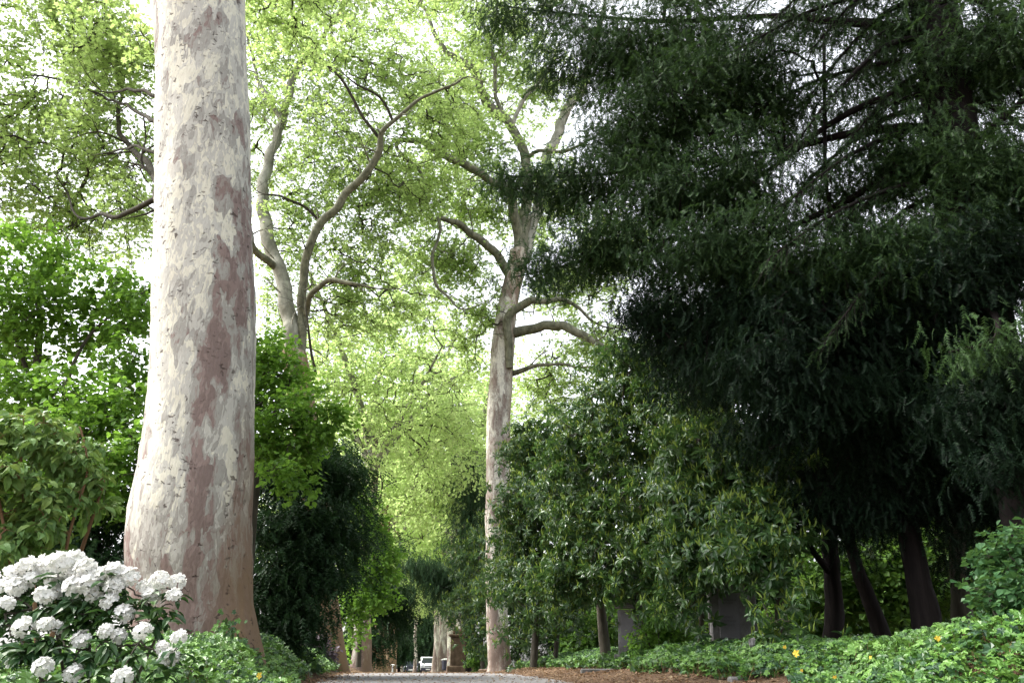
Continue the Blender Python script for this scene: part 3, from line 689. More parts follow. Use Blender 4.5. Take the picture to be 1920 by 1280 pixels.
avenue_plane(P(777, 1258, 104)[0], 104, .2, 17, "thin young plane trunk between the dark car and the van", 41, 'bark_r1', ncl=150, size=.34, R_=3.5, low=8)
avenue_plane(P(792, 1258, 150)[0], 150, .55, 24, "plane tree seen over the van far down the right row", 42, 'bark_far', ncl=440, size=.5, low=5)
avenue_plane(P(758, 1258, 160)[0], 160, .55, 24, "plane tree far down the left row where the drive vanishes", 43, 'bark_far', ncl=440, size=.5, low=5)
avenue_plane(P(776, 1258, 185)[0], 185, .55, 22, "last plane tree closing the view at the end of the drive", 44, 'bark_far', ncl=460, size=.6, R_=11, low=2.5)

# ================================================================== HAZELS AND THE LEFT BANK
def broad(name, label, cat, b, trunks, blobs, ncl, nsub, k, tl, size, leaf, templ, group=None, bark='laurel_bark', wl=1.2, thr=-.1, seed=1, up=.6, droop=.15, rmin=.004, twig_r=.6, shell=.5, jit=.05, crown="crown", stem="trunk"):
    root = thing(name, label, cat, b, group); limbs = []
    for jn in trunks:
        p_, r_ = traced(jn, .15); mb = MB(); mb.tube(p_, r_, 10, lump=.08, seed=seed); mb.build(stem, M[bark], root, True); limbs.append((p_, r_))
    T = fill(blobs, ncl, shell, wl, thr, seed)
    A, B_, ra, rb, dr = grow(np.concatenate([l[0] for l in limbs]), np.concatenate([l[1] for l in limbs]), T, .2, rmin)
    o, e, p, rot, sc = twig_leaves(T, dr, nsub, k, tl, size, up, droop, jit=jit)
    mb = MB(); mb.segs(A, B_, ra, rb, 4); mb.segs(o, e, np.full(len(o), rmin * twig_r), np.full(len(o), rmin * .4 * twig_r), 3); mb.build("twigs", M[bark], root, True)
    mb = MB(); mb.scatter(templ, p, rot, sc); mb.build(crown, M[leaf], root)
    return root
broad("hazel_tree", "bright green hazel filling the left edge beside the big trunk", "tree", base(*P(90, 1150, 15)[:2]),
      [[(120, 1200, 15, 26), (100, 950, 15, 20), (70, 720, 15, 16), (75, 600, 15, 12), (60, 500, 15, 6)], [(100, 900, 15, 12), (120, 740, 15, 9), (160, 640, 15, 6), (230, 570, 15, 4)], [(80, 760, 15, 9), (35, 650, 15, 7), (10, 520, 15, 4)]],
      [Bp(60, 500, 15, 100, 65, 1.2), Bp(170, 560, 15, 110, 50, 1.2), Bp(250, 580, 14.5, 60, 60, 1), Bp(40, 610, 15, 90, 70, 1.2), Bp(150, 640, 15.5, 110, 40, 1, .5), Bp(250, 700, 14.5, 60, 70, 1), Bp(60, 740, 14, 110, 60, 1.2), Bp(180, 780, 13.5, 110, 70, 1.2), Bp(250, 860, 13, 60, 70, 1), Bp(120, 880, 13, 130, 70, 1.2), Bp(-60, 620, 15, 70, 180, 1.5), Bp(215, 950, 13, 60, 40, .8, .7)],
      620, 5, 7, .42, .115, 'hazel_leaf', T_HAZEL, "hazel trees behind the big trunk", wl=1.3, thr=-.1, seed=51)
broad("hazel_tree", "bright green hazel to the right of the big trunk, overhanging the dark yew", "tree", base(*P(470, 1200, 16)[:2]),
      [[(455, 1215, 16, 24), (470, 1000, 16, 20), (490, 850, 16, 15), (530, 740, 16, 9), (560, 690, 16, 5)]],
      [Bp(500, 660, 16, 50, 45, .9), Bp(530, 720, 16, 60, 50, 1), Bp(580, 790, 15.5, 70, 50, 1), Bp(520, 830, 15.5, 70, 60, 1), Bp(550, 890, 15, 40, 40, .8, .8), Bp(430, 760, 16.5, 80, 120, 1), Bp(625, 790, 15.5, 32, 22, .6, .7)],
      300, 5, 7, .4, .115, 'hazel_leaf', T_HAZEL, "hazel trees behind the big trunk", wl=1.2, thr=-.2, seed=52)
broad("viburnum_shrub", "shrub with large drooping olive leaves and reddish stems above the white flowers", "shrub", base(*P(60, 1200, 6.4)[:2]),
      [[(70, 1240, 6.4, 9), (60, 1050, 6.4, 7), (40, 900, 6.4, 5), (45, 780, 6.4, 3)], [(90, 1230, 6.5, 8), (130, 1000, 6.5, 6), (165, 880, 6.5, 4), (150, 800, 6.5, 3)], [(50, 1230, 6.3, 8), (10, 1000, 6.2, 6), (-20, 850, 6.2, 4)], [(95, 1200, 6.6, 9), (160, 1010, 6.7, 7), (200, 890, 6.7, 4)]],
      [Bp(30, 810, 6.4, 60, 45, .3), Bp(110, 820, 6.5, 60, 45, .35), Bp(40, 900, 6.3, 70, 50, .35), Bp(150, 870, 6.6, 60, 55, .3), Bp(60, 970, 6.3, 80, 50, .35), Bp(170, 930, 6.7, 40, 40, .3, .6), Bp(20, 1020, 6.2, 50, 40, .3), Bp(-50, 900, 6.3, 50, 120, .4)],
      140, 3, 7, .2, .105, 'vib_leaf', T_VIB, bark='red_stem', wl=0, seed=53, up=.55, droop=.3, rmin=.0035, jit=.015)

def yewish(name, label, b, trunks, blobs, ncl, k, off, size, leaf, templ, group, bark='yew_bark', wl=1.1, thr=-.25, seed=1, hang=.6, out=.6, rmin=.006, shell=.5, cat="tree", alpha=.25, extra=None, flat=.6, boughs=()):
    root = thing(name, label, cat, b, group); limbs = []
    for q, jn in enumerate(trunks):
        p_, r_ = traced(jn, .2); mb = MB(); mb.tube(p_, r_, 14 if q == 0 else 9, lump=.12, seed=seed + q); mb.build("trunk" if q == 0 else "limb", M[bark], root, True); limbs.append((p_, r_))
    T = fill(blobs, ncl, shell, wl, thr, seed)
    A, B_, ra, rb, dr = grow(np.concatenate([l[0] for l in limbs]), np.concatenate([l[1] for l in limbs]), T, alpha, rmin)
    mb = MB(); mb.segs(A, B_, ra, rb, 4)
    p, rot, sc = spray_leaves(T, dr, k, off, size, hang, out, flat)
    for jn in boughs:       # straight falling boughs with short side shoots, sprays strung along them
        p_, r_ = traced(jn, .12); m2 = MB(); m2.tube(p_, r_, 7, lump=.12, seed=seed); m2.build("limb", M[bark], root, True)
        q = p_[int(len(p_) * .22):]; t_ = norm(np.gradient(q, axis=0)); n_ = len(q) * 5
        o = np.repeat(q, 5, 0); d = norm(np.repeat(t_, 5, 0) * .8 + rnd(n_) * np.array([.45, .6, .25]) - np.array([0, 0, .25])); L = rng.uniform(.15, .6, n_); e = o + d * L[:, None]
        mb.segs(o, e, np.full(n_, .006), np.full(n_, .003), 3)
        f = rng.uniform(.1, 1.05, (n_, 3, 1)); pp = (o[:, None] + (e - o)[:, None] * f).reshape(-1, 3)
        dd = norm(np.repeat(d, 3, 0) * .8 + rnd(n_ * 3) * .45 - np.array([0, 0, .3])); rr = orient(dd, rnd(n_ * 3)); 
        p = np.concatenate([p, pp]); rot = np.concatenate([rot, rr]); sc = np.concatenate([sc, size * rng.uniform(.4, .85, n_ * 3)])
    mb.build("twigs", M[bark], root, True)
    mb = MB(); mb.scatter(templ, p, rot, sc)
    if extra: 
        for a in extra: mb.scatter(*a)
    mb.build("crown", M[leaf], root); return root
LY = "dark evergreens beyond the big trunk"
yewish("yew_tree", "black green yew between the big trunk and the second trunk", base(*P(545, 1215, 20)[:2]),
       [[(548, 1230, 20, 26), (550, 1050, 20, 20), (555, 880, 20, 10), (560, 800, 20, 5)]],
       [Bp(520, 880, 20, 60, 60, 1.2), Bp(600, 880, 20, 55, 60, 1.2), Bp(640, 900, 21, 35, 60, 1), Bp(520, 980, 19.5, 60, 60, 1.2), Bp(590, 990, 19.5, 55, 60, 1.1), Bp(645, 1000, 21, 35, 60, 1), Bp(520, 1090, 19, 60, 70, 1.2), Bp(580, 1070, 19.5, 45, 55, 1), Bp(520, 1170, 19, 50, 50, 1), Bp(570, 1150, 20.5, 30, 50, 1, .7), Bp(625, 1075, 21, 30, 30, .8, .7)],
       480, 26, .34, .30, 'yew_left_leaf', T_YEWF, LY, wl=1.2, thr=-.35, seed=61)
yewish("yew_tree", "low black yew bush in the shade left of the big trunk", base(*P(170, 1130, 13)[:2]),
       [[(180, 1160, 13.4, 20), (180, 1000, 13.4, 14), (170, 900, 13.4, 8)]],
       [Bp(200, 1000, 13.6, 70, 60, .8), Bp(90, 1010, 13.4, 90, 70, .8), Bp(220, 1090, 13.2, 60, 60, .8), Bp(120, 1100, 13.2, 100, 60, .8), Bp(0, 1050, 13.4, 80, 90, .8), Bp(170, 930, 14.5, 130, 50, .8), Bp(20, 930, 14.5, 90, 60, .8)],
       230, 26, .28, .26, 'yew_left_leaf', T_YEWF, LY, wl=0, seed=62)
broad("hornbeam_tree", "mid green bushy tree overhanging the drive beyond the left yew", "tree", base(*P(676, 1240, 36)[:2]),
      [[(672, 1250, 38, 10), (676, 1150, 38, 8), (685, 1000, 37, 5)]],
      [Bp(668, 950, 37, 34, 40, 1.2), Bp(690, 1010, 37, 36, 50, 1.3), Bp(715, 1060, 37, 28, 50, 1.2), Bp(680, 1090, 37, 40, 60, 1.3), Bp(718, 1120, 38, 20, 30, 1), Bp(660, 1160, 37, 24, 50, 1, .8)],
      300, 5, 7, .7, .17, 'hazel_leaf', T_TRI2, None, wl=1.8, thr=-.3, seed=63, rmin=.006)
yewish("yew_tree", "dark drooping yew on the left where the drive narrows", base(*P(690, 1250, 50)[:2]),
       [[(690, 1258, 52, 8), (700, 1150, 52, 6), (705, 1060, 52, 3)]],
       [Bp(735, 1120, 52, 26, 36, 1.5), Bp(700, 1130, 52, 26, 36, 1.5), Bp(680, 1200, 50, 22, 46, 1.2), Bp(752, 1150, 53, 14, 26, 1, .7), Bp(742, 1030, 52, 10, 30, .6, .35), Bp(735, 1185, 54, 16, 26, 1, .6)],
       170, 24, .5, .55, 'yew_left_leaf', T_YEWF, LY, wl=1.8, thr=-.4, seed=64)
yewish("yew_tree", "small dark yew at the foot of the slim left trunks", base(*P(750, 1256, 84)[:2]),
       [[(748, 1260, 86, 6), (748, 1190, 86, 4)]],
       [Bp(748, 1215, 86, 14, 36, 1.5), Bp(728, 1190, 86, 12, 26, 1.4)], 90, 22, .6, .7, 'yew_left_leaf', T_YEWF, LY, wl=0, seed=65)
# right side of the drive: drooping spruce, its neighbours
yewish("spruce_tree", "spruce with long drooping arms reaching over the drive from the right", base(*P(868, 1240, 46)[:2]),
       [[(878, 1262, 50, 12), (880, 1100, 50, 9), (884, 950, 50, 6), (888, 850, 50, 3)], [(880, 1130, 49, 5), (840, 1085, 48, 4), (800, 1062, 47, 3), (765, 1052, 47, 2)], [(880, 1150, 49, 5), (850, 1110, 48, 4), (815, 1095, 47, 2)]],
       [Bp(885, 930, 50, 34, 60, 1.4), Bp(890, 1010, 50, 40, 50, 1.5), Bp(860, 1070, 49, 34, 30, 1.2), Bp(820, 1072, 48, 40, 10, .7, 3), Bp(785, 1058, 47, 24, 6, .5, 4), Bp(850, 1120, 49, 34, 36, 1.3), Bp(838, 1095, 48, 30, 14, .8, 1.2), Bp(890, 870, 50, 16, 40, 1, .6), Bp(800, 1090, 47, 22, 6, .5, .8)],
       330, 24, .5, .5, 'spruce_leaf', T_SPRUCE, "evergreens along the right of the drive", wl=0, seed=66, hang=1.0, out=.5)
yewish("yew_tree", "dark yew behind the van where the drive ends", base(*P(800, 1256, 112)[:2]),
       [[(786, 1262, 114, 5), (788, 1180, 114, 4), (790, 1120, 114, 2)]],
       [Bp(790, 1170, 114, 24, 40, 2), Bp(810, 1190, 114, 20, 36, 2), Bp(786, 1220, 116, 16, 24, 2), Bp(800, 1120, 114, 18, 30, 2, .7)], 160, 22, .9, 1.0, 'spruce_leaf', T_YEWF, "evergreens along the right of the drive", wl=0, seed=67, hang=.9)

# ================================================================== LAURELS AND YEWS AT THE RIGHT
def laurel(label, b, trunks, blobs, ncl, nw, k, off, size, seed, wl=1.2, thr=-.2, shoots=1., group="laurels overhanging the graves", name="laurel_tree", cat="tree", leaf='laurel_leaf'):
    root = thing(name, label, cat, b, group); limbs = []
    for q, jn in enumerate(trunks):
        p_, r_ = traced(jn, .15); mb = MB(); mb.tube(p_, r_, 10, lump=.08, seed=seed + q); mb.build("trunk", M['laurel_bark'], root, True); limbs.append((p_, r_))
    T = fill(blobs, ncl, .42, wl, thr, seed)
    A, B_, ra, rb, dr = grow(np.concatenate([l[0] for l in limbs]), np.concatenate([l[1] for l in limbs]), T, .2, .006)
    mb = MB(); mb.segs(A, B_, ra, rb, 4); mb.build("twigs", M['laurel_bark'], root, True)
    c, ax, p, rot, sc = whorls(T, dr, nw, k, off, size)
    mb = MB(); mb.scatter(T_LAUREL, p, rot, sc)
    ks = 3; kk = int(len(c) * min(1, shoots)); ii = rng.permutation(len(c))[:kk]
    sd_ = norm(np.repeat(ax[ii], ks, 0) * .5 + np.array([0, 0, .9]) + rnd(kk * ks) * .55)
    mb.scatter(T_SHOOT, np.repeat(c[ii], ks, 0) + rng.normal(size=(kk * ks, 3)) * size * .15, orient(sd_, rnd(kk * ks)), size * rng.uniform(.5, 1., kk * ks), 1)
    mb.build("crown", [M[leaf], M['shoot_leaf']], root); return root
laurel("large laurel with light green shoots leaning over the pale gravestone", base(*P(1130, 1230, 21)[:2]),
       [[(1138, 1245, 21, 22), (1126, 1130, 21, 18), (1120, 1000, 21, 14), (1130, 850, 20, 8)], [(1190, 1240, 20, 14), (1200, 1080, 19, 12), (1240, 900, 18.5, 8)]],
       [Bp(1130, 800, 20, 90, 90, 1.4), Bp(1090, 900, 20, 90, 90, 1.4), Bp(1210, 860, 19, 100, 90, 1.4), Bp(1120, 1010, 19.5, 90, 80, 1.4), Bp(1230, 970, 18, 100, 80, 1.4), Bp(1190, 1080, 18.5, 90, 50, 1.1), Bp(1280, 1060, 17.5, 80, 50, 1), Bp(1060, 1090, 20, 70, 50, 1), Bp(1195, 690, 20, 80, 70, 1.2, .9), Bp(1250, 710, 19, 100, 90, 1.3), Bp(1330, 770, 17, 90, 70, 1.2), Bp(1260, 600, 20, 60, 50, 1, .7), Bp(1260, 1120, 17.5, 50, 30, .7, .7)],
       820, 5, 8, .26, .19, 71, 1.3, -.3)
laurel("dense laurel just right of the pale straight plane trunk", base(*P(1000, 1235, 27)[:2]),
       [[(1000, 1250, 27, 14), (1010, 1100, 27, 12), (1020, 950, 26.5, 7)], [(1040, 1245, 27, 10), (1050, 1130, 27, 8), (1060, 1000, 26.5, 6)]],
       [Bp(1000, 850, 27, 60, 60, 1.2), Bp(985, 950, 27, 55, 70, 1.2), Bp(1050, 960, 26, 70, 80, 1.2), Bp(970, 1060, 27, 50, 60, 1.1), Bp(1020, 1100, 26, 70, 70, 1.2), Bp(950, 1100, 29, 45, 40, 1, .8), Bp(985, 1180, 28, 50, 45, 1, .3), Bp(1060, 1170, 27, 60, 35, 1, .2), Bp(1070, 830, 27, 60, 50, 1.2, .8)],
       700, 4, 8, .3, .20, 72, 1.5, -.35)
laurel("laurel with glossy hanging leaves in front of the tall dark gravestone", base(*P(1400, 1230, 14.5)[:2]),
       [[(1470, 1240, 15, 26), (1460, 1100, 15, 22), (1430, 960, 14.5, 14), (1390, 850, 14, 8)], [(1310, 1230, 16, 12), (1320, 1100, 15.5, 10), (1340, 960, 15, 7)]],
       [Bp(1340, 860, 15, 90, 70, 1), Bp(1430, 880, 14, 80, 50, .9), Bp(1330, 960, 14.5, 90, 70, 1), Bp(1420, 970, 13.5, 80, 55, .9), Bp(1310, 1050, 14.5, 70, 50, .9), Bp(1390, 1045, 13, 70, 26, .8), Bp(1460, 1040, 12.5, 50, 28, .6, .7), Bp(1460, 1155, 12, 34, 22, .4, .6), Bp(1280, 1130, 15, 34, 24, .5, .6)],
       560, 4, 8, .22, .185, 73, 1.2, -.2)
laurel("laurel growing against the left side of the pale straight plane trunk", base(*P(900, 1245, 39)[:2]),
       [[(905, 1252, 39, 8), (900, 1120, 39, 6), (898, 1020, 39, 4)]],
       [Bp(880, 1050, 39, 30, 40, 1.2), Bp(900, 1120, 38, 30, 50, 1.2), Bp(895, 1190, 38, 26, 40, 1.2), Bp(860, 1130, 40, 24, 30, 1), Bp(905, 1010, 40, 18, 30, 1)],
       150, 4, 8, .36, .24, 74, 0, -.3)

YG = "old yews at the right"
rb_ = base(*P(1960, 1180, 10.5)[:2])
trunkA = [(1985, 1260, 10.5, 110), (1935, 1000, 10.5, 90), (1893, 800, 10.8, 84), (1850, 600, 11, 92), (1815, 430, 11.2, 98), (1785, 250, 11.4, 92), (1758, 60, 11.6, 82), (1735, -120, 11.8, 70), (1710, -300, 12, 46)]
limbsA = [[(1790, 250, 11.4, 26), (1700, 240, 11.8, 20), (1600, 250, 12.2, 15), (1490, 275, 12.6, 12), (1400, 290, 12.8, 8), (1300, 330, 12.8, 5)],
          [(1760, 90, 11.6, 26), (1660, 50, 12, 20), (1560, 40, 12.4, 15), (1450, 30, 12.8, 10), (1250, 40, 13.2, 8), (1050, 25, 13.4, 4), (930, 10, 13.5, 2.5)],
          [(1800, 330, 11.3, 24), (1680, 330, 11.8, 16), (1560, 390, 12.1, 12), (1430, 440, 12.2, 10), (1250, 450, 12.6, 9), (1130, 480, 12.9, 7), (1010, 510, 13.2, 4), (960, 520, 13.3, 2)],
          [(1770, 170, 11.5, 20), (1690, 170, 11.8, 15), (1560, 230, 12.1, 11), (1470, 300, 12.3, 8), (1360, 370, 12.6, 5)],
          [(1830, 500, 11.1, 22), (1720, 520, 11.3, 16), (1600, 560, 11.4, 12), (1480, 610, 11.4, 8), (1400, 660, 11.2, 5)],
          [(1400, 300, 12.8, 8), (1250, 310, 12.9, 7), (1100, 330, 13.1, 5), (960, 330, 13.3, 3), (915, 320, 13.4, 2)],
          [(1770, 100, 11.4, 22), (1850, 60, 11, 16), (1930, 90, 10.6, 10), (2000, 120, 10.4, 6)],
          [(1800, 300, 11.2, 20), (1860, 240, 10.9, 14), (1940, 170, 10.6, 9)],
          [(1840, 560, 10.8, 16), (1870, 600, 10, 12), (1860, 640, 9.4, 8), (1780, 660, 9, 4)],
          [(1545, 60, 12.3, 6), (1546, 200, 12.3, 7), (1548, 330, 12.2, 7), (1556, 400, 12.2, 4), (1544, 470, 12.2, 2)]]
blA = [Bp(940, 25, 13.4, 60, 18, .6, 1.3), Bp(1060, 30, 13.3, 90, 36, 1.), Bp(1150, 110, 13.1, 120, 70, 1.4), Bp(1030, 120, 13.2, 50, 30, .7, .8), Bp(1260, 60, 13, 130, 80, 1.5), Bp(1290, 200, 12.7, 130, 90, 1.6), Bp(1390, 130, 12.6, 90, 110, 1.4), Bp(1180, 260, 12.9, 100, 70, 1.3), Bp(1080, 345, 13, 110, 40, .9, 1.1), Bp(970, 345, 13.3, 50, 28, .6, 1.1),
       Bp(1250, 370, 12.7, 110, 80, 1.4), Bp(1380, 340, 12.4, 100, 100, 1.5), Bp(1140, 455, 12.8, 110, 40, .9, 1.2), Bp(1020, 505, 13.1, 66, 28, .7, 1.2), Bp(1300, 490, 12.3, 120, 60, 1.3), Bp(1400, 480, 12.1, 80, 90, 1.3), Bp(1550, 30, 12.8, 100, 60, 1.2, .6), Bp(1480, 200, 12.6, 70, 90, 1.2, .65), Bp(1640, 160, 12.6, 70, 100, 1.2, .42), Bp(1580, 360, 12.4, 110, 70, 1.3, .55), Bp(1560, 240, 12.8, 60, 50, 1, .25),
       Bp(1680, 60, 12, 70, 90, 1.2, .7), Bp(1690, 300, 11.8, 80, 110, 1.2, .7), Bp(1870, 100, 11, 80, 140, 1.1, .95), Bp(1890, 330, 10.8, 70, 120, 1.1), Bp(1800, 470, 11.8, 100, 90, 1), Bp(1560, 520, 11.8, 130, 90, 1.4), Bp(1690, 520, 11.6, 110, 110, 1.4),
       Bp(1250, -140, 13, 240, 90, 2, .8), Bp(1550, -160, 12.5, 240, 90, 2, .7), Bp(1850, -150, 11.5, 200, 110, 2, .7), Bp(1880, 640, 9.3, 60, 18, .5, .5), Bp(1800, 660, 9.1, 30, 10, .3, .4), Bp(1780, 330, 10.9, 60, 120, .4, .5), Bp(1745, 110, 11, 50, 90, .3, .35)]
blockA_b = [Bw(10.5, 9.5, 6, 3, 3.5, 4, .12), Bw(9.5, 4.5, 5.5, 3, 3, 3.5, .12), Bw(7, 5.5, 11, 4, 3.5, 2, .12), Bw(14, 12, 8, 3, 4, 4, .12), Bw(4, 7.5, 12.5, 3.5, 3, 1.6, .1), Bw(8, 0, 6, 3, 3, 4, .1), Bw(5, -5, 7, 4, 3, 5, .1), Bw(9, -3, 5, 3, 4, 5, .1)]  # unseen sprays added beside and behind the camera to block sky light
t_ = fill(blockA_b, 900, .5); blockA = [(T_YEWF, *spray_leaves(t_, rnd(len(t_)), 26, .5, .4))]
bghA = []
for q in range(20):
    y0 = -160 + q * 33; x0 = np.interp(y0, [-160, 60, 250, 430, 600], [1735, 1758, 1785, 1815, 1850]); D0 = 11.5 + .2 * math.sin(q * 2.3)
    ln = 230 + 110 * math.sin(q * 1.7 + 1); dr_ = .55 + .25 * math.sin(q * 2.9); dd_ = .9 * math.sin(q * 4.1)
    bghA.append([(x0 - 10, y0, D0, 14), (x0 - ln * .35, y0 + ln * .05, D0 + dd_ * .4, 10), (x0 - ln * .7, y0 + ln * dr_ * .45, D0 + dd_ * .8, 6), (x0 - ln * 1.05, y0 + ln * dr_, D0 + dd_, 2.5)])
    if q % 2: bghA.append([(x0 + 10, y0, D0 - .2, 12), (x0 + 60, y0 - 10, D0 - .4, 9), (x0 + 130, y0 + 30, D0 - .6, 6), (x0 + 210, y0 + 90, D0 - .8, 3)])
yewish("yew_tree", "largest yew with thick dark trunk at top right and arms reaching to the plane trees", rb_, [trunkA] + limbsA, blA, 3900, 25, .22, .205, 'yew_leaf', T_YEW, YG, wl=.7, thr=-.06, seed=81, flat=.35, hang=.75, out=.6, rmin=.005, extra=blockA, boughs=bghA)  # this crown mesh also carries the added unseen light-blocking sprays
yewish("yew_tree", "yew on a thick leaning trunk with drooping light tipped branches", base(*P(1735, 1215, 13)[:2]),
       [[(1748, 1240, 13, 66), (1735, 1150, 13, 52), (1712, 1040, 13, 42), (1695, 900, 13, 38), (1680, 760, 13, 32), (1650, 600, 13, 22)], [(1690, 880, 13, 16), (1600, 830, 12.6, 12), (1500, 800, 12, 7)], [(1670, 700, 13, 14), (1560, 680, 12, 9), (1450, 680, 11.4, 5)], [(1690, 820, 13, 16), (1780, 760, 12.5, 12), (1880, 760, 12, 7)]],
       [Bp(1470, 600, 11.8, 90, 50, 1), Bp(1440, 690, 11.4, 80, 50, .8), Bp(1500, 760, 11.6, 80, 50, .9), Bp(1590, 640, 12, 110, 70, 1.2), Bp(1610, 750, 12, 110, 70, 1.2), Bp(1730, 660, 12, 110, 80, 1.3), Bp(1740, 780, 12, 110, 70, 1.2), Bp(1860, 720, 11.6, 100, 80, 1.2), Bp(1870, 830, 11.6, 80, 50, 1, .8), Bp(1860, 760, 10.2, 90, 90, .5, .9), Bp(1830, 500, 10.4, 90, 100, .5, 1.), Bp(1900, 870, 9.8, 60, 30, .4, .5), Bp(1690, 850, 12.4, 120, 40, 1, .8), Bp(1640, 940, 12.8, 110, 46, .8, .55), Bp(1790, 950, 12.8, 90, 50, .8, .6), Bp(1520, 930, 13.2, 70, 50, .8, .55), Bp(1890, 930, 12.2, 70, 50, .8, .7), Bp(1600, 1010, 13.5, 70, 26, .6, .35), Bp(1830, 1030, 13.5, 60, 28, .6, .35), Bp(1330, 620, 12.6, 70, 60, 1, .6), Bp(1240, 590, 13, 90, 60, 1, .8), Bp(1380, 590, 12.4, 80, 50, 1, .8), Bp(1330, 700, 13, 90, 50, 1, .8), Bp(1270, 660, 13.4, 60, 40, 1, .7), Bp(1430, 820, 12.4, 60, 40, .8, .6)],  # some front boughs of the largest yew sit here to take the shaded greens
       1650, 26, .24, .21, 'yew_shade', T_YEW, YG, wl=.7, thr=.02, seed=82, flat=.4, hang=.85, rmin=.005)
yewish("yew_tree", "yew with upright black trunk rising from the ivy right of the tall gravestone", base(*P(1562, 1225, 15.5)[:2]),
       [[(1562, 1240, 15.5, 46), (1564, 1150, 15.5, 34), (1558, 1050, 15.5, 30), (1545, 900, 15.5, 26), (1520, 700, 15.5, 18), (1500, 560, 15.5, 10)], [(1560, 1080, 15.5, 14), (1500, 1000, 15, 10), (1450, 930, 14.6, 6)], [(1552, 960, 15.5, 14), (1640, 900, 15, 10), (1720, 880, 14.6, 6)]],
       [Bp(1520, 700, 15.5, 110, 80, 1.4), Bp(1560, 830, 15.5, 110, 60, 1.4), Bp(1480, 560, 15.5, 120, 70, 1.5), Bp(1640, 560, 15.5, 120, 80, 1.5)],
       480, 24, .3, .27, 'yew_shade', T_YEWF, YG, wl=.9, thr=.0, seed=83, hang=.8)
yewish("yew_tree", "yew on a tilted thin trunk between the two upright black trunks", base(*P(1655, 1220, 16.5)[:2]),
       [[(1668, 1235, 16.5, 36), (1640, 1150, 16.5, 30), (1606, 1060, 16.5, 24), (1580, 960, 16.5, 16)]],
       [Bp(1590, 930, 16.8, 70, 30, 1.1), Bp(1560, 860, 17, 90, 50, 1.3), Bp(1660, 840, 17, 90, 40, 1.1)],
       170, 24, .3, .30, 'yew_shade', T_YEWF, YG, wl=1.2, thr=-.1, seed=84, hang=.8)
laurel("laurel with short thick trunk at the back right beside the bright green shrub", base(*P(1806, 1200, 17)[:2]),
       [[(1808, 1220, 17, 46), (1802, 1120, 17, 36), (1795, 1000, 17, 28), (1790, 860, 17, 14)]],
       [Bp(1800, 910, 17.5, 120, 60, 1.4), Bp(1880, 940, 17.5, 90, 60, 1.3), Bp(1830, 1030, 17.5, 80, 36, 1.1, .7), Bp(1690, 940, 19, 90, 60, 1.2), Bp(1900, 820, 18, 100, 80, 1.4), Bp(1760, 780, 18, 130, 80, 1.5), Bp(1600, 960, 19, 90, 60, 1.2), Bp(1620, 850, 19, 110, 60, 1.3)],
       430, 4, 8, .32, .20, 85, 1.0, -.1, .4)

# ================================================================== BUSHES
def bush(name, label, px, py, D, blobs, ncl, size, leaf, seed, templ=T_TRI2, k=7, tl=.35, group=None, bark='laurel_bark', stems=3):
    b = base(*P(px, py, D)[:2]); m = MPP(px, py, D); st = []
    jn = [[(px + 8 * q, py + 8, D, .05 / m), (px + 25 * q, py - 40, D, .03 / m), (px + 40 * q, py - 90, D, .015 / m)] for q in range(-(stems // 2), stems // 2 + 1)]
    return broad(name, label, "shrub", b, jn, blobs, ncl, 4, k, tl, size, leaf, templ, group, bark, 0, -1, seed, rmin=.004, crown="foliage", stem="stem")
BG = "sunlit bushes behind the graves"
for q, (px, py, D, rx, ry, lab) in enumerate([(1110, 1180, 33, 80, 70, "dim bush seen under the laurels left of the pale gravestone"), (1250, 1170, 31, 80, 60, "mossy green bush between the two gravestones"), (1510, 1110, 23, 80, 100, "light green bush glimpsed between the dark gravestone and the upright black trunk"),
                                              (1640, 1080, 23, 80, 110, "light green bush glimpsed behind the tilted thin trunk"), (1760, 1060, 23, 80, 110, "pale leaved bush glimpsed right of the thick leaning trunk"), (1880, 1020, 26, 100, 110, "tall pale bush behind the bright green shrub at the right edge"), (1985, 1000, 27, 130, 170, "tall bush cut by the right edge of the view behind the yews"), (1700, 990, 29, 160, 90, "tall bush far behind the yews in the gap above the leaning trunk")]):
    bush("bush", lab, px, py + 40, D, [Bp(px, py, D, rx, ry, 1.6), Bp(px + 30, py - 30, D + 1, rx * .7, ry * .7, 1.2), Bp(px, py + 50, D, rx, 40, 1.2)], 170, .19, 'bush_leaf', 90 + q, tl=.5, group=BG)
bush("shrub", "bright green leafy shrub at the right edge above the ivy", 1890, 1190, 8.6, [Bp(1905, 1060, 8.8, 50, 70, .5), Bp(1870, 1120, 8.6, 40, 40, .4), Bp(1920, 1150, 8.4, 50, 50, .4), Bp(1970, 1060, 8.8, 60, 90, .5)], 130, .085, 'shrub_leaf', 98, T_HAZEL, 8, .22)
bush("shrub", "low fine leaved shrub covering the foot of the pale gravestone", 1235, 1225, 18.5, [Bp(1240, 1180, 18.8, 44, 40, .5), Bp(1205, 1205, 18.4, 34, 24, .4), Bp(1280, 1195, 18.8, 40, 34, .5)], 90, .08, 'hazel_leaf', 99, T_HAZEL, 8, .25)
bush("shrub", "grey purple bush at the foot of the forked plane tree", 580, 1235, 25.5, [Bp(575, 1205, 25.5, 36, 22, .6), Bp(605, 1215, 25.5, 24, 18, .5), Bp(555, 1225, 25, 26, 20, .5)], 70, .11, 'purple_leaf', 100, T_HAZEL, 8, .3)
bush("shrub", "green bush at the foot of the spruce beside the right verge", 905, 1246, 44, [Bp(905, 1225, 44, 16, 18, .7), Bp(892, 1236, 43, 14, 12, .6)], 45, .16, 'bush_leaf', 101, T_TRI2, 7, .4)

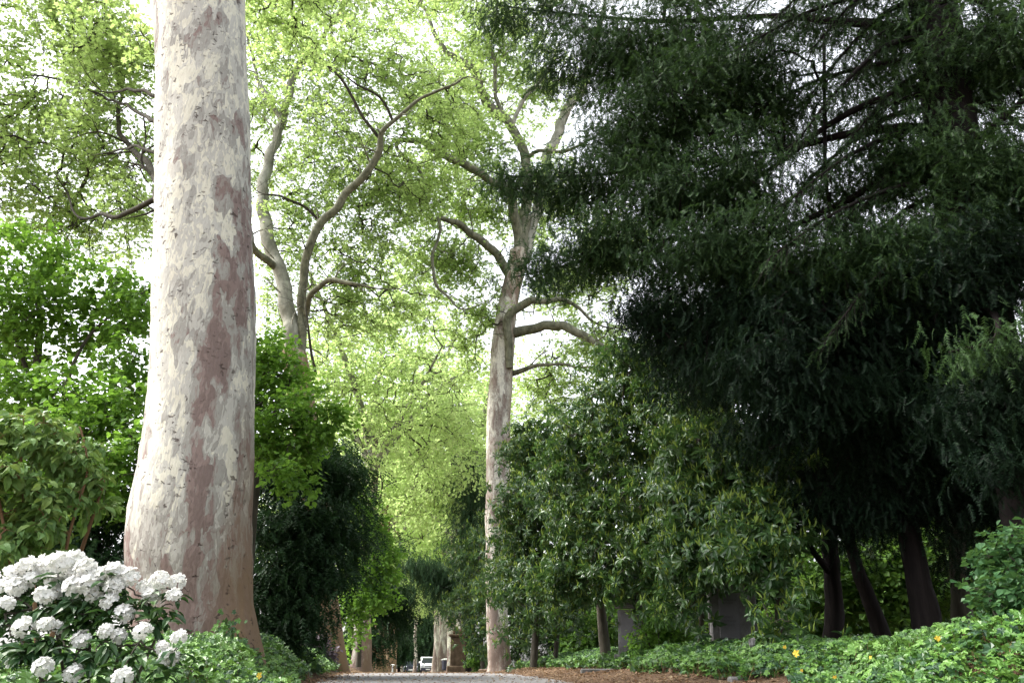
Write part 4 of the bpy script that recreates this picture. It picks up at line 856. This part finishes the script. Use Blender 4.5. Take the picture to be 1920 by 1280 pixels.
def hedge(label, x0, x1, y, h, dep, n, seed):
    root = thing("hedge", label, "hedge", base((x0 + x1) / 2, y), "tall dark hedges behind the graves")
    x = rng.uniform(x0, x1, n); q = np.stack([x], -1); f = rng.uniform(0, 1, n) ** .6
    yy = y + rng.uniform(-dep, dep, n); p = np.stack([x, yy, ground(x, yy) + f * h * (1 + .18 * wav(q, 3.5, seed) + .1 * wav(q, 1., seed + 2))], -1)
    d = norm(rnd(n) + np.array([0, -.4, -.3])); mb = MB(); mb.scatter(T_YEWF, p, orient(d, rnd(n)), rng.uniform(.3, .6, n)); mb.build("foliage", M['yew_leaf'], root)
    mb = MB(); k = int((x1 - x0) / .8)
    for a in np.linspace(x0 + .3, x1 - .3, k):
        g_ = float(ground(a, y)); mb.tube([(a, y, g_ - .05), (a + .1, y + .05, g_ + h * .4), (a + .05, y, g_ + h * .8)], [.06, .045, .02], 6)
    mb.build("stems", M['yew_bark'], root, True)
hedge("long dark hedge closing the view under the laurels behind the gravestones", -.1, 21, 40, 4.2, .8, 20000, 130)
hedge("dark hedge further right behind the yew trunks", 17.2, 34, 36, 3.6, .8, 12000, 131)

# ================================================================== IVY
def ivy(label, n, xy, thick, size, leaf, seed, name="ivy", tall=0.):
    x, y = xy; q = np.stack([x, y], -1)
    h = thick * (0.85 + .22 * wav(q, 1.1, seed) + .14 * wav(q, .4, seed + 1))
    f = rng.uniform(0, 1, len(x)) ** .45
    p = np.stack([x, y, ground(x, y) + np.maximum(h * f, .01)], -1)
    gx = (thick * .45 * (wav(q + [.05, 0], 1.1, seed) - wav(q - [.05, 0], 1.1, seed)) / .1); gy = (thick * .45 * (wav(q + [0, .05], 1.1, seed) - wav(q - [0, .05], 1.1, seed)) / .1)
    nn = norm(np.stack([-gx, -gy - .45, np.ones_like(gx)], -1) + rnd(len(x)) * .6)
    d = norm(rnd(len(x)) * np.array([1, 1, .3]) + np.array([0, -.35, -.35]))
    mb = MB(); mb.scatter(T_IVY, p, orient(d, nn), size * rng.uniform(.5, 1.3, len(x)))
    k = len(x) // 4; ii = rng.permutation(len(x))[:k]; A = p[ii].copy(); A[:, 2] = ground(A[:, 0], A[:, 1])
    mb.segs(A + rng.normal(size=(k, 3)) * [.06, .06, 0], p[ii], np.full(k, .003), np.full(k, .002), 3, 1)
    return tag(mb.build(name, [M[leaf], M['red_stem']]), label, "ivy", kind="stuff")
def samp(n, y0, y1, u0, u1, pw=1.):
    y = y0 + (y1 - y0) * rng.uniform(0, 1, n) ** pw
    a = u0(y) if callable(u0) else np.full(n, u0); b = u1(y) if callable(u1) else np.full(n, u1)
    return (a + (b - a) * rng.uniform(0, 1, n)) - .121 * y, y
edge = lambda y: 4.35 + .18 * np.sin(y * 1.9) + .15 * np.sin(y * .7 + 1) + np.interp(y, [6, 9, 12], [-.5, -.15, 0])
ivy("light green ivy carpet in front of the yews and gravestones at the right", 0, samp(34000, 5.2, 16, edge, 8.2, 1.1), .3, .095, 'ivy_leaf', 110)
ivy("ivy carpet running back along the right verge past the laurels", 0, samp(16000, 16, 33, edge, lambda y: edge(y) + 2.6), .3, .12, 'ivy_leaf', 112)
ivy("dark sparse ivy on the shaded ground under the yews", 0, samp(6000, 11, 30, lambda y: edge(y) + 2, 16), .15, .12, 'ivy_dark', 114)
ivy("ivy mound over the bank around the foot of the big trunk", 0, samp(19000, 4.2, 17, lambda y: edgeL(y) - np.interp(y, [4, 7, 11, 14], [-.25, -.1, -.05, .1]), lambda y: edgeL(y) - 2.6), .36, .09, 'ivy_leaf', 116)
ivy("dark ivy beneath the white rhododendron", 0, samp(2200, 3.4, 5.4, lambda y: -.75, -3.2), .24, .13, 'ivy_leaf', 118)
ivy("ivy patch on the left verge before the forked plane tree", 0, samp(5200, 19, 30, lambda y: edgeL(y) - .2, lambda y: edgeL(y) - 3.4), .28, .13, 'ivy_leaf', 120)
# a sprig climbing the big trunk
c = P(425, 1185, 10.62)
n = 60; p = c + rng.normal(size=(n, 3)) * [.10, .05, .12]
mb = MB(); mb.scatter(T_IVY, p, orient(norm(rnd(n) * .6 + np.array([0, -.3, -.5])), norm(rnd(n) * .5 + np.array([0, -1., .4]))), .085 * rng.uniform(.6, 1.2, n))
mb.segs(np.array([c - [0, 0, .4], c - [.03, 0, .4]]), np.array([c + [.04, 0, .15], c + [-.08, 0, .1]]), np.full(2, .006), np.full(2, .003), 5, 1)
tag(mb.build("ivy_sprig", [M['ivy_leaf'], M['red_stem']], off=c), "light green ivy sprig climbing the foot of the big trunk", "ivy")

# yellow leaves lying on the ivy
for px, py, D, s, lab in [(1489, 1228, 8.1, .13, "large yellow leaf standing in the ivy left of the upright black trunk"), (1470, 1215, 8.4, .07, "small orange yellow leaf just up left of the large yellow leaf"), (1755, 1199, 7.4, .10, "orange leaf on top of the ivy under the thick leaning trunk"), (1630, 1233, 7., .055, "tiny yellow leaf low in the ivy between the orange leaf and the large yellow leaf"),
                          (1563, 1271, 6.6, .07, "yellow leaf at the bottom edge of the right ivy"), (1502, 1258, 7.2, .05, "small yellow green leaf under the large yellow leaf"), (483, 1270, 6.2, .09, "yellow orange leaf in the ivy in front of the big trunk")]:
    c = P(px, py, D); c[2] = max(c[2], float(ground(c[0], c[1])) + .1)
    mb = MB(); d = norm(np.array([[.5, -.4, .6]]) + rnd(1) * .3); mb.scatter(T_IVY, c[None], orient(d, norm(np.array([[0., -1, .8]]) + rnd(1) * .6)), np.array([s * .55]))
    tag(mb.build("fallen_leaf", M['yellow_leaf'], off=c), lab, "leaf", "yellow leaves on the ivy")

# ================================================================== WHITE RHODODENDRON
rr_b = base(*P(170, 1300, 4.7)[:2])
root = thing("rhododendron", "white flowering rhododendron bush in the lower left corner", "shrub", rr_b)
def floret():
    V, Fc = [[0, 0, 0]], []
    for i in range(5):
        a = i * 72; V.append([math.cos(R(a)) * .22, math.sin(R(a)) * .22, .38])
    for i in range(20):
        a = i * 18 - 36; q = (i % 4); r_ = (.72, .96, 1.02, .96)[q]; zz = (.46, .55, .62, .55)[q] + (.08 if i % 2 else -.05)
        V.append([math.cos(R(a)) * r_, math.sin(R(a)) * r_, zz])
    for i in range(20):
        a = i * 18 - 36; q = (i % 4); V.append([math.cos(R(a)) * .55, math.sin(R(a)) * .55, .5 + (.03 if q == 2 else -.02)])
    for i in range(5):
        Fc.append((0, 1 + i, 1 + (i + 1) % 5))
    for i in range(20):
        j = (i + 1) % 20; Fc.append((26 + i, 6 + i, 6 + j, 26 + j))
        pa, pb = 1 + ((i + 2) // 4) % 5, 1 + ((j + 2) // 4) % 5
        Fc.append((pa, 26 + i, 26 + j) if pa == pb else (pa, 26 + i, 26 + j, pb))
    return np.array(V), Fc
T_FLO = floret()
trusses = [(20, 1076, 26), (50, 1058, 26), (84, 1056, 25), (112, 1050, 26), (140, 1048, 27), (160, 1062, 24), (60, 1080, 22), (4, 1100, 30), (14, 1128, 20), (84, 1112, 24), (112, 1106, 24), (140, 1096, 26), (168, 1090, 26), (192, 1074, 26), (216, 1068, 27), (242, 1078, 24), (178, 1108, 22), (270, 1096, 17), (300, 1082, 22), (330, 1086, 21), (284, 1112, 23), (326, 1112, 18), (207, 1124, 21), (232, 1146, 22),
           (45, 1170, 25), (86, 1166, 20), (108, 1172, 17), (153, 1195, 22), (200, 1178, 18), (222, 1188, 18), (267, 1178, 21), (334, 1190, 19), (305, 1208, 17), (318, 1230, 24), (30, 1236, 20), (80, 1246, 22), (138, 1258, 23), (228, 1264, 24), (140, 1076, 24), (100, 1080, 22), (215, 1096, 22), (30, 1096, 22)]
protos = []
for q in range(6):
    n = 13 + q % 3; ph = np.arccos(1 - 1.3 * (np.arange(n) + .5) / n) * rng.uniform(.85, 1.12, n); th = np.arange(n) * 2.399 + q
    dd = np.stack([np.sin(ph) * np.cos(th), np.sin(ph) * np.sin(th), np.cos(ph)], -1) + rnd(n) * .25; dd = norm(dd)
    h = rnd(n); x = norm(np.cross(dd, h)); rot = np.stack([x, np.cross(dd, x), dd], 2)
    mb = MB(); mb.scatter(T_FLO, dd * rng.uniform(.32, .56, (n, 1)), rot, np.stack([rng.uniform(.36, .52, n), rng.uniform(.36, .52, n), rng.uniform(.3, .55, n)], 1))
    V = np.concatenate(mb.V); FC = np.concatenate([np.asarray(c) for c in mb.FC])
    protos.append(new_mesh("flower_truss", V, np.concatenate(mb.FL), np.concatenate([[0], np.cumsum(FC)[:-1]]), [M['petal']]))
TC = []
for q, (px, py, r_) in enumerate(trusses):
    D = 4.75 - (py - 1050) / 230 * .35 + rng.uniform(-.06, .06); c = P(px, py + 4, D); TC.append(c)
    o = bpy.data.objects.new("flower_truss", protos[q % 6]); C.objects.link(o); o.parent = root
    o.location = c - rr_b; s = r_ * 1.02 * MPP(px, py, D); o.scale = (s, s, s * .92)
    o.rotation_euler = (rng.uniform(.1, .75), rng.uniform(-.35, .35), rng.uniform(0, 6.3)); o.rotation_mode = 'XYZ'
    if q: 
        a = rng.uniform(-.5, .5); o.rotation_euler = (rng.uniform(.2, .8), rng.uniform(-.3, .3), a)
TC = np.array(TC)
stems, sr_ = [], []
for q in range(5):
    e = P(40 + q * 65, 1180, 4.75); stems.append(resample(np.array([rr_b + [(q - 2) * .05, 0, -.03], (rr_b + e) / 2 + [0, .05, -.1], e]), np.array([.014, .011, .007]), .08))
mb = MB()
for a, b in stems: mb.tube(a, b, 7)
extra = np.concatenate([P(px, py, D)[None] for px, py, D in [(60, 1140, 4.7), (110, 1140, 4.7), (150, 1150, 4.6), (180, 1150, 4.65), (20, 1190, 4.55), (120, 1210, 4.5), (180, 1215, 4.5), (250, 1210, 4.6), (280, 1150, 4.7), (60, 1210, 4.5), (300, 1140, 4.7), (180, 1240, 4.45), (10, 1150, 4.6), (250, 1160, 4.65), (130, 1130, 4.65), (75, 1195, 4.5), (40, 1205, 4.5)]])
TT = np.concatenate([TC - [0, 0, .05], extra])
A, B_, ra, rb, dr = grow(np.concatenate([s[0] for s in stems]), np.concatenate([s[1] for s in stems]), TT, .2, .003)
mb.segs(A, B_, ra, rb, 5); mb.build("stems", M['laurel_bark'], root, True)
c, ax, p, rot, sc = whorls(np.concatenate([TT, TT[rng.permutation(len(TT))[:30]] + rng.normal(size=(30, 3)) * .05 - [0, -.03, .03]]), np.repeat([[0, -.3, .9]], len(TT) + 30, 0), 1, 9, .012, .11, .8)
p = p - np.array([0, 0, .03])
mb = MB(); mb.scatter(T_RHODO, p, rot, sc); mb.build("foliage", M['rhodo_leaf'], root)

# ================================================================== GRAVES AND STONES
def lettering(mb, x0, z, wdt, yy, h, seed, mi=0):
    r_ = np.random.default_rng(seed); x = x0
    while x < x0 + wdt:
        w_ = h * r_.uniform(.35, .7)
        mb.box((x + w_ / 2, yy, z), (w_ * .3, .006, h), mi); mb.box((x + w_ * .7, yy - .001, z + h * r_.choice([-.35, 0, .35])), (w_ * .5, .006, h * .22), mi)
        x += w_ + h * .22
def place_rot(o, rz, ry=0., rx=0.): o.rotation_euler = (rx, ry, rz)
# the pale stone
g = base(*P(1181, 1215, 19.2)[:2])
root = thing("gravestone", "pale grey gravestone with a moulded cap, half hidden by laurel", "gravestone", g, "gravestones under the laurels")
mb = MB(); mb.box((0, 0, .52), (.52, .22, 1.16), bev=.015); mb.box((0, 0, .0), (.72, .4, .3), bev=.02); mb.build("body", M['stone'], root, off=(0, 0, 0))
mb = MB(); mb.box((0, 0, 1.15), (.64, .3, .05), bev=.02); mb.box((0, 0, 1.205), (.7, .34, .06), bev=.02); mb.box((0, 0, 1.27), (.54, .26, .07), bev=.03); mb.build("cap", M['stone'], root, off=(0, 0, 0))
mb = MB(); mb.box((-.02, -.114, .66), (.36, .02, .72), bev=.008); mb.build("panel", M['stone_light'], root, off=(0, 0, 0))
place_rot(root, R(-8), R(1.5))
# the tall dark stone with inscription
g = base(*P(1372, 1225, 15.6)[:2])
root = thing("gravestone", "tall dark gravestone with a raised inscribed panel beside the laurel trunk", "gravestone", g, "gravestones under the laurels")
mb = MB(); mb.box((0, .02, .62), (.68, .3, 1.36), bev=.03); mb.box((.0, .0, -.02), (.95, .55, .24), bev=.03); mb.box((.38, .1, .55), (.16, .34, 1.1), bev=.03); mb.build("body", M['stone'], root, off=(0, 0, 0))
mb = MB(); mb.box((0, .02, 1.36), (.84, .42, .12), bev=.03); mb.box((0, .02, 1.46), (.66, .34, .1), bev=.04); mb.build("cap", M['stone'], root, off=(0, 0, 0))
mb = MB(); mb.box((-.03, -.14, .74), (.34, .05, .96), bev=.008); pn = mb.build("panel", M['stone_light'], root, off=(0, 0, 0))
mb = MB()
for q, zz in enumerate([1.08, 1.02, .95, .84, .79, .58, .52, .46]): lettering(mb, -.15 + (q % 2) * .02, zz, .22 - (q % 3) * .03, -.167, .032, q)
mb.build("inscription", M['letter'], pn, off=(0, 0, 0))
place_rot(root, R(-4), R(2)); root.scale = (1.08, 1, 1.16)
# brown carved monument by the right row
g = base(*P(866, 1250, 56)[:2])
root = thing("monument", "brown moss stained stone monument standing before the plane tree on the right verge", "monument", g)
mb = MB(); mb.box((0, 0, 1.05), (1.5, .8, 2.3), bev=.06); mb.box((0, 0, .15), (1.9, 1.1, .55), bev=.06); mb.box((-.62, -.42, 1.1), (.24, .12, 1.7), bev=.03); mb.box((.62, -.42, 1.1), (.24, .12, 1.7), bev=.03); mb.build("body", M['stone_brown'], root, off=(0, 0, 0))
mb = MB(); mb.box((0, -.05, 2.27), (1.75, 1.0, .16), bev=.04); mb.box((0, -.02, 2.5), (1.3, .7, .34), bev=.08); mb.build("cap", M['stone_brown'], root, off=(0, 0, 0))
# kerb stones
for px, py, D, w_, lab in [(1130, 1254, 18.5, .95, "long grey kerb stone at the foot of the ivy below the laurels"), (1378, 1262, 11.6, .2, "short grey kerb stone at the ivy edge on the right"), (1412, 1212, 12.4, .09, "small pale stone in the ivy under the tall dark gravestone")]:
    c = P(px, py, D); c[2] = float(ground(c[0], c[1])) + (.25 if w_ < .15 else -.02)
    mb = MB(); mb.box((0, 0, .03), (w_, .13, .12), bev=.025, rz=.08); mb.box((w_ * .1, .03, .0), (w_ * .7, .16, .09), bev=.02, rz=.08)
    o = mb.build("kerb_stone", M['stone'], off=None); o.location = c; tag(o, lab, "stone")

# ================================================================== VEHICLES AND STREET FURNITURE
def prism(mb, prof, x0, x1, mi=0):   # side profile (y, z) swept across x
    prof = np.array(prof); n = len(prof)
    V = np.concatenate([np.c_[np.full(n, x0), prof], np.c_[np.full(n, x1), prof]])
    mb.add(V, [list(range(n))[::-1], list(range(n, 2 * n))] + [[i, (i + 1) % n, n + (i + 1) % n, n + i] for i in range(n)], mi)
def wheel(root, x, y, r=.31):
    a = np.linspace(0, 2 * math.pi, 21)[:-1]
    mb = MB(); prism(mb, np.c_[y + np.cos(a) * r, r + np.sin(a) * r], x - .1, x + .1); wl_ = mb.build("wheel", M['rubber'], root, off=(0, 0, 0))
    mb = MB(); prism(mb, np.c_[y + np.cos(a) * r * .6, r + np.sin(a) * r * .6], x - .115, x + .115); mb.build("rim", M['grey_metal'], wl_, off=(0, 0, 0))
def vehicle(label, px, D, paint, prof, wid, glass, plate_z, low, name, cat, screen):
    c = base(P(px, 1258, D)[0], D); c[2] += .02
    root = thing(name, label, cat, c)
    mb = MB(); prism(mb, prof, -wid / 2, wid / 2); body = mb.build("body", M[paint], root, off=(0, 0, 0))
    bv = body.modifiers.new("round", 'BEVEL'); bv.width = .09; bv.segments = 3
    mb = MB(); mb.add(np.array(screen), [(0, 1, 2, 3)]); mb.add(np.array(screen) + [0, .03, -.02], [(3, 2, 1, 0)]); mb.build("windscreen", M['glass'], root, off=(0, 0, 0))
    for s in (-1, 1):
        mb = MB(); ys_ = glass; xx = s * (wid / 2 + .004); mb.add([(xx, ys_[0], ys_[2]), (xx, ys_[1], ys_[2]), (xx, ys_[1], ys_[3]), (xx, ys_[0] + .3, ys_[3])], [(0, 1, 2, 3)]); mb.build("side_window", M['glass'], root, off=(0, 0, 0))
        mb = MB(); mb.box((s * (wid / 2 - .24), prof[0][0] + .0, low + .33), (.34, .12, .2), bev=.05); mb.build("headlight", M['lamp_glass'], root, off=(0, 0, 0))
        mb = MB(); mb.box((s * (wid / 2 + .12), ys_[0] + .45, ys_[2] + .12), (.2, .1, .22), bev=.04); mb.build("mirror", M[paint], root, off=(0, 0, 0))
        for yw in (prof[0][0] + .8, prof[0][0] + 3.3): wheel(root, s * (wid / 2 - .1), yw)
    mb = MB(); mb.box((0, prof[0][0] - .02, low), (wid * .97, .2, .34), bev=.05); bp = mb.build("bumper", M['bumper'], root, off=(0, 0, 0))
    mb = MB(); mb.box((0, prof[0][0] - .13, low - .02), (.52, .02, .11)); mb.build("number_plate", M['plate'], bp, off=(0, 0, 0))
    mb = MB(); mb.box((0, prof[0][0] - .01, low + .3), (wid * .45, .06, .1), bev=.02); mb.build("grille", M['bumper'], root, off=(0, 0, 0))
    root.rotation_euler = (0, 0, R(6)); return root
vehicle("white delivery van facing us on the drive, partly behind a plane trunk", 802, 106, 'white_paint', [(-2, .35), (-2, .78), (-1.85, .98), (-1.1, 1.12), (-.35, 1.78), (-.1, 1.86), (2.0, 1.86), (2.1, 1.7), (2.1, .35)], 1.83, (-.75, .55, 1.12, 1.62), .5, .46, "van", "van",
        [(-.76, -1.12, 1.13), (.76, -1.12, 1.13), (.68, -.36, 1.77), (-.68, -.36, 1.77)])
vehicle("dark car parked to the left of the white van, beside a thin trunk", 770, 109, 'dark_paint', [(-2, .3), (-2, .68), (-1.8, .82), (-.85, .95), (-.05, 1.4), (.9, 1.44), (1.9, 1.05), (2.1, .9), (2.1, .3)], 1.76, (-.5, .9, .93, 1.3), .45, .42, "car", "car",
        [(-.7, -.87, .96), (.7, -.87, .96), (.58, -.08, 1.4), (-.58, -.08, 1.4)])
c = base(*P(835, 1240, 78)[:2]); root = thing("litter_bin", "small dark litter bin with pale lid beside the right hand trunks", "bin", c)
mb = MB(); a = np.linspace(0, 2 * math.pi, 17)[:-1]
mb.tube([(0, 0, .25), (0, 0, .3), (0, 0, 1.0), (0, 0, 1.05)], [.26, .3, .33, .3], 16); mb.box((0, .3, .5), (.08, .08, 1.2)); mb.build("bin", M['bumper'], root, off=(0, 0, 0))
mb = MB(); mb.tube([(0, 0, 1.1), (0, 0, 1.16), (0, 0, 1.24)], [.37, .37, .12], 16); mb.build("lid", M['plate'], root, off=(0, 0, 0))
c = base(*P(736, 1256, 76)[:2]); root = thing("bollard", "pale short post at the left edge of the drive below the slim trunk", "bollard", c)
mb = MB(); mb.tube([(0, 0, -.05), (0, 0, .6), (0, 0, .66)], [.07, .06, .05], 12); mb.build("post", M['grey_metal'], root, off=(0, 0, 0))
mb = MB(); mb.tube([(0, 0, .66), (0, 0, .69), (0, 0, .74)], [.2, .2, .1], 12); mb.build("cap", M['plate'], root, off=(0, 0, 0))
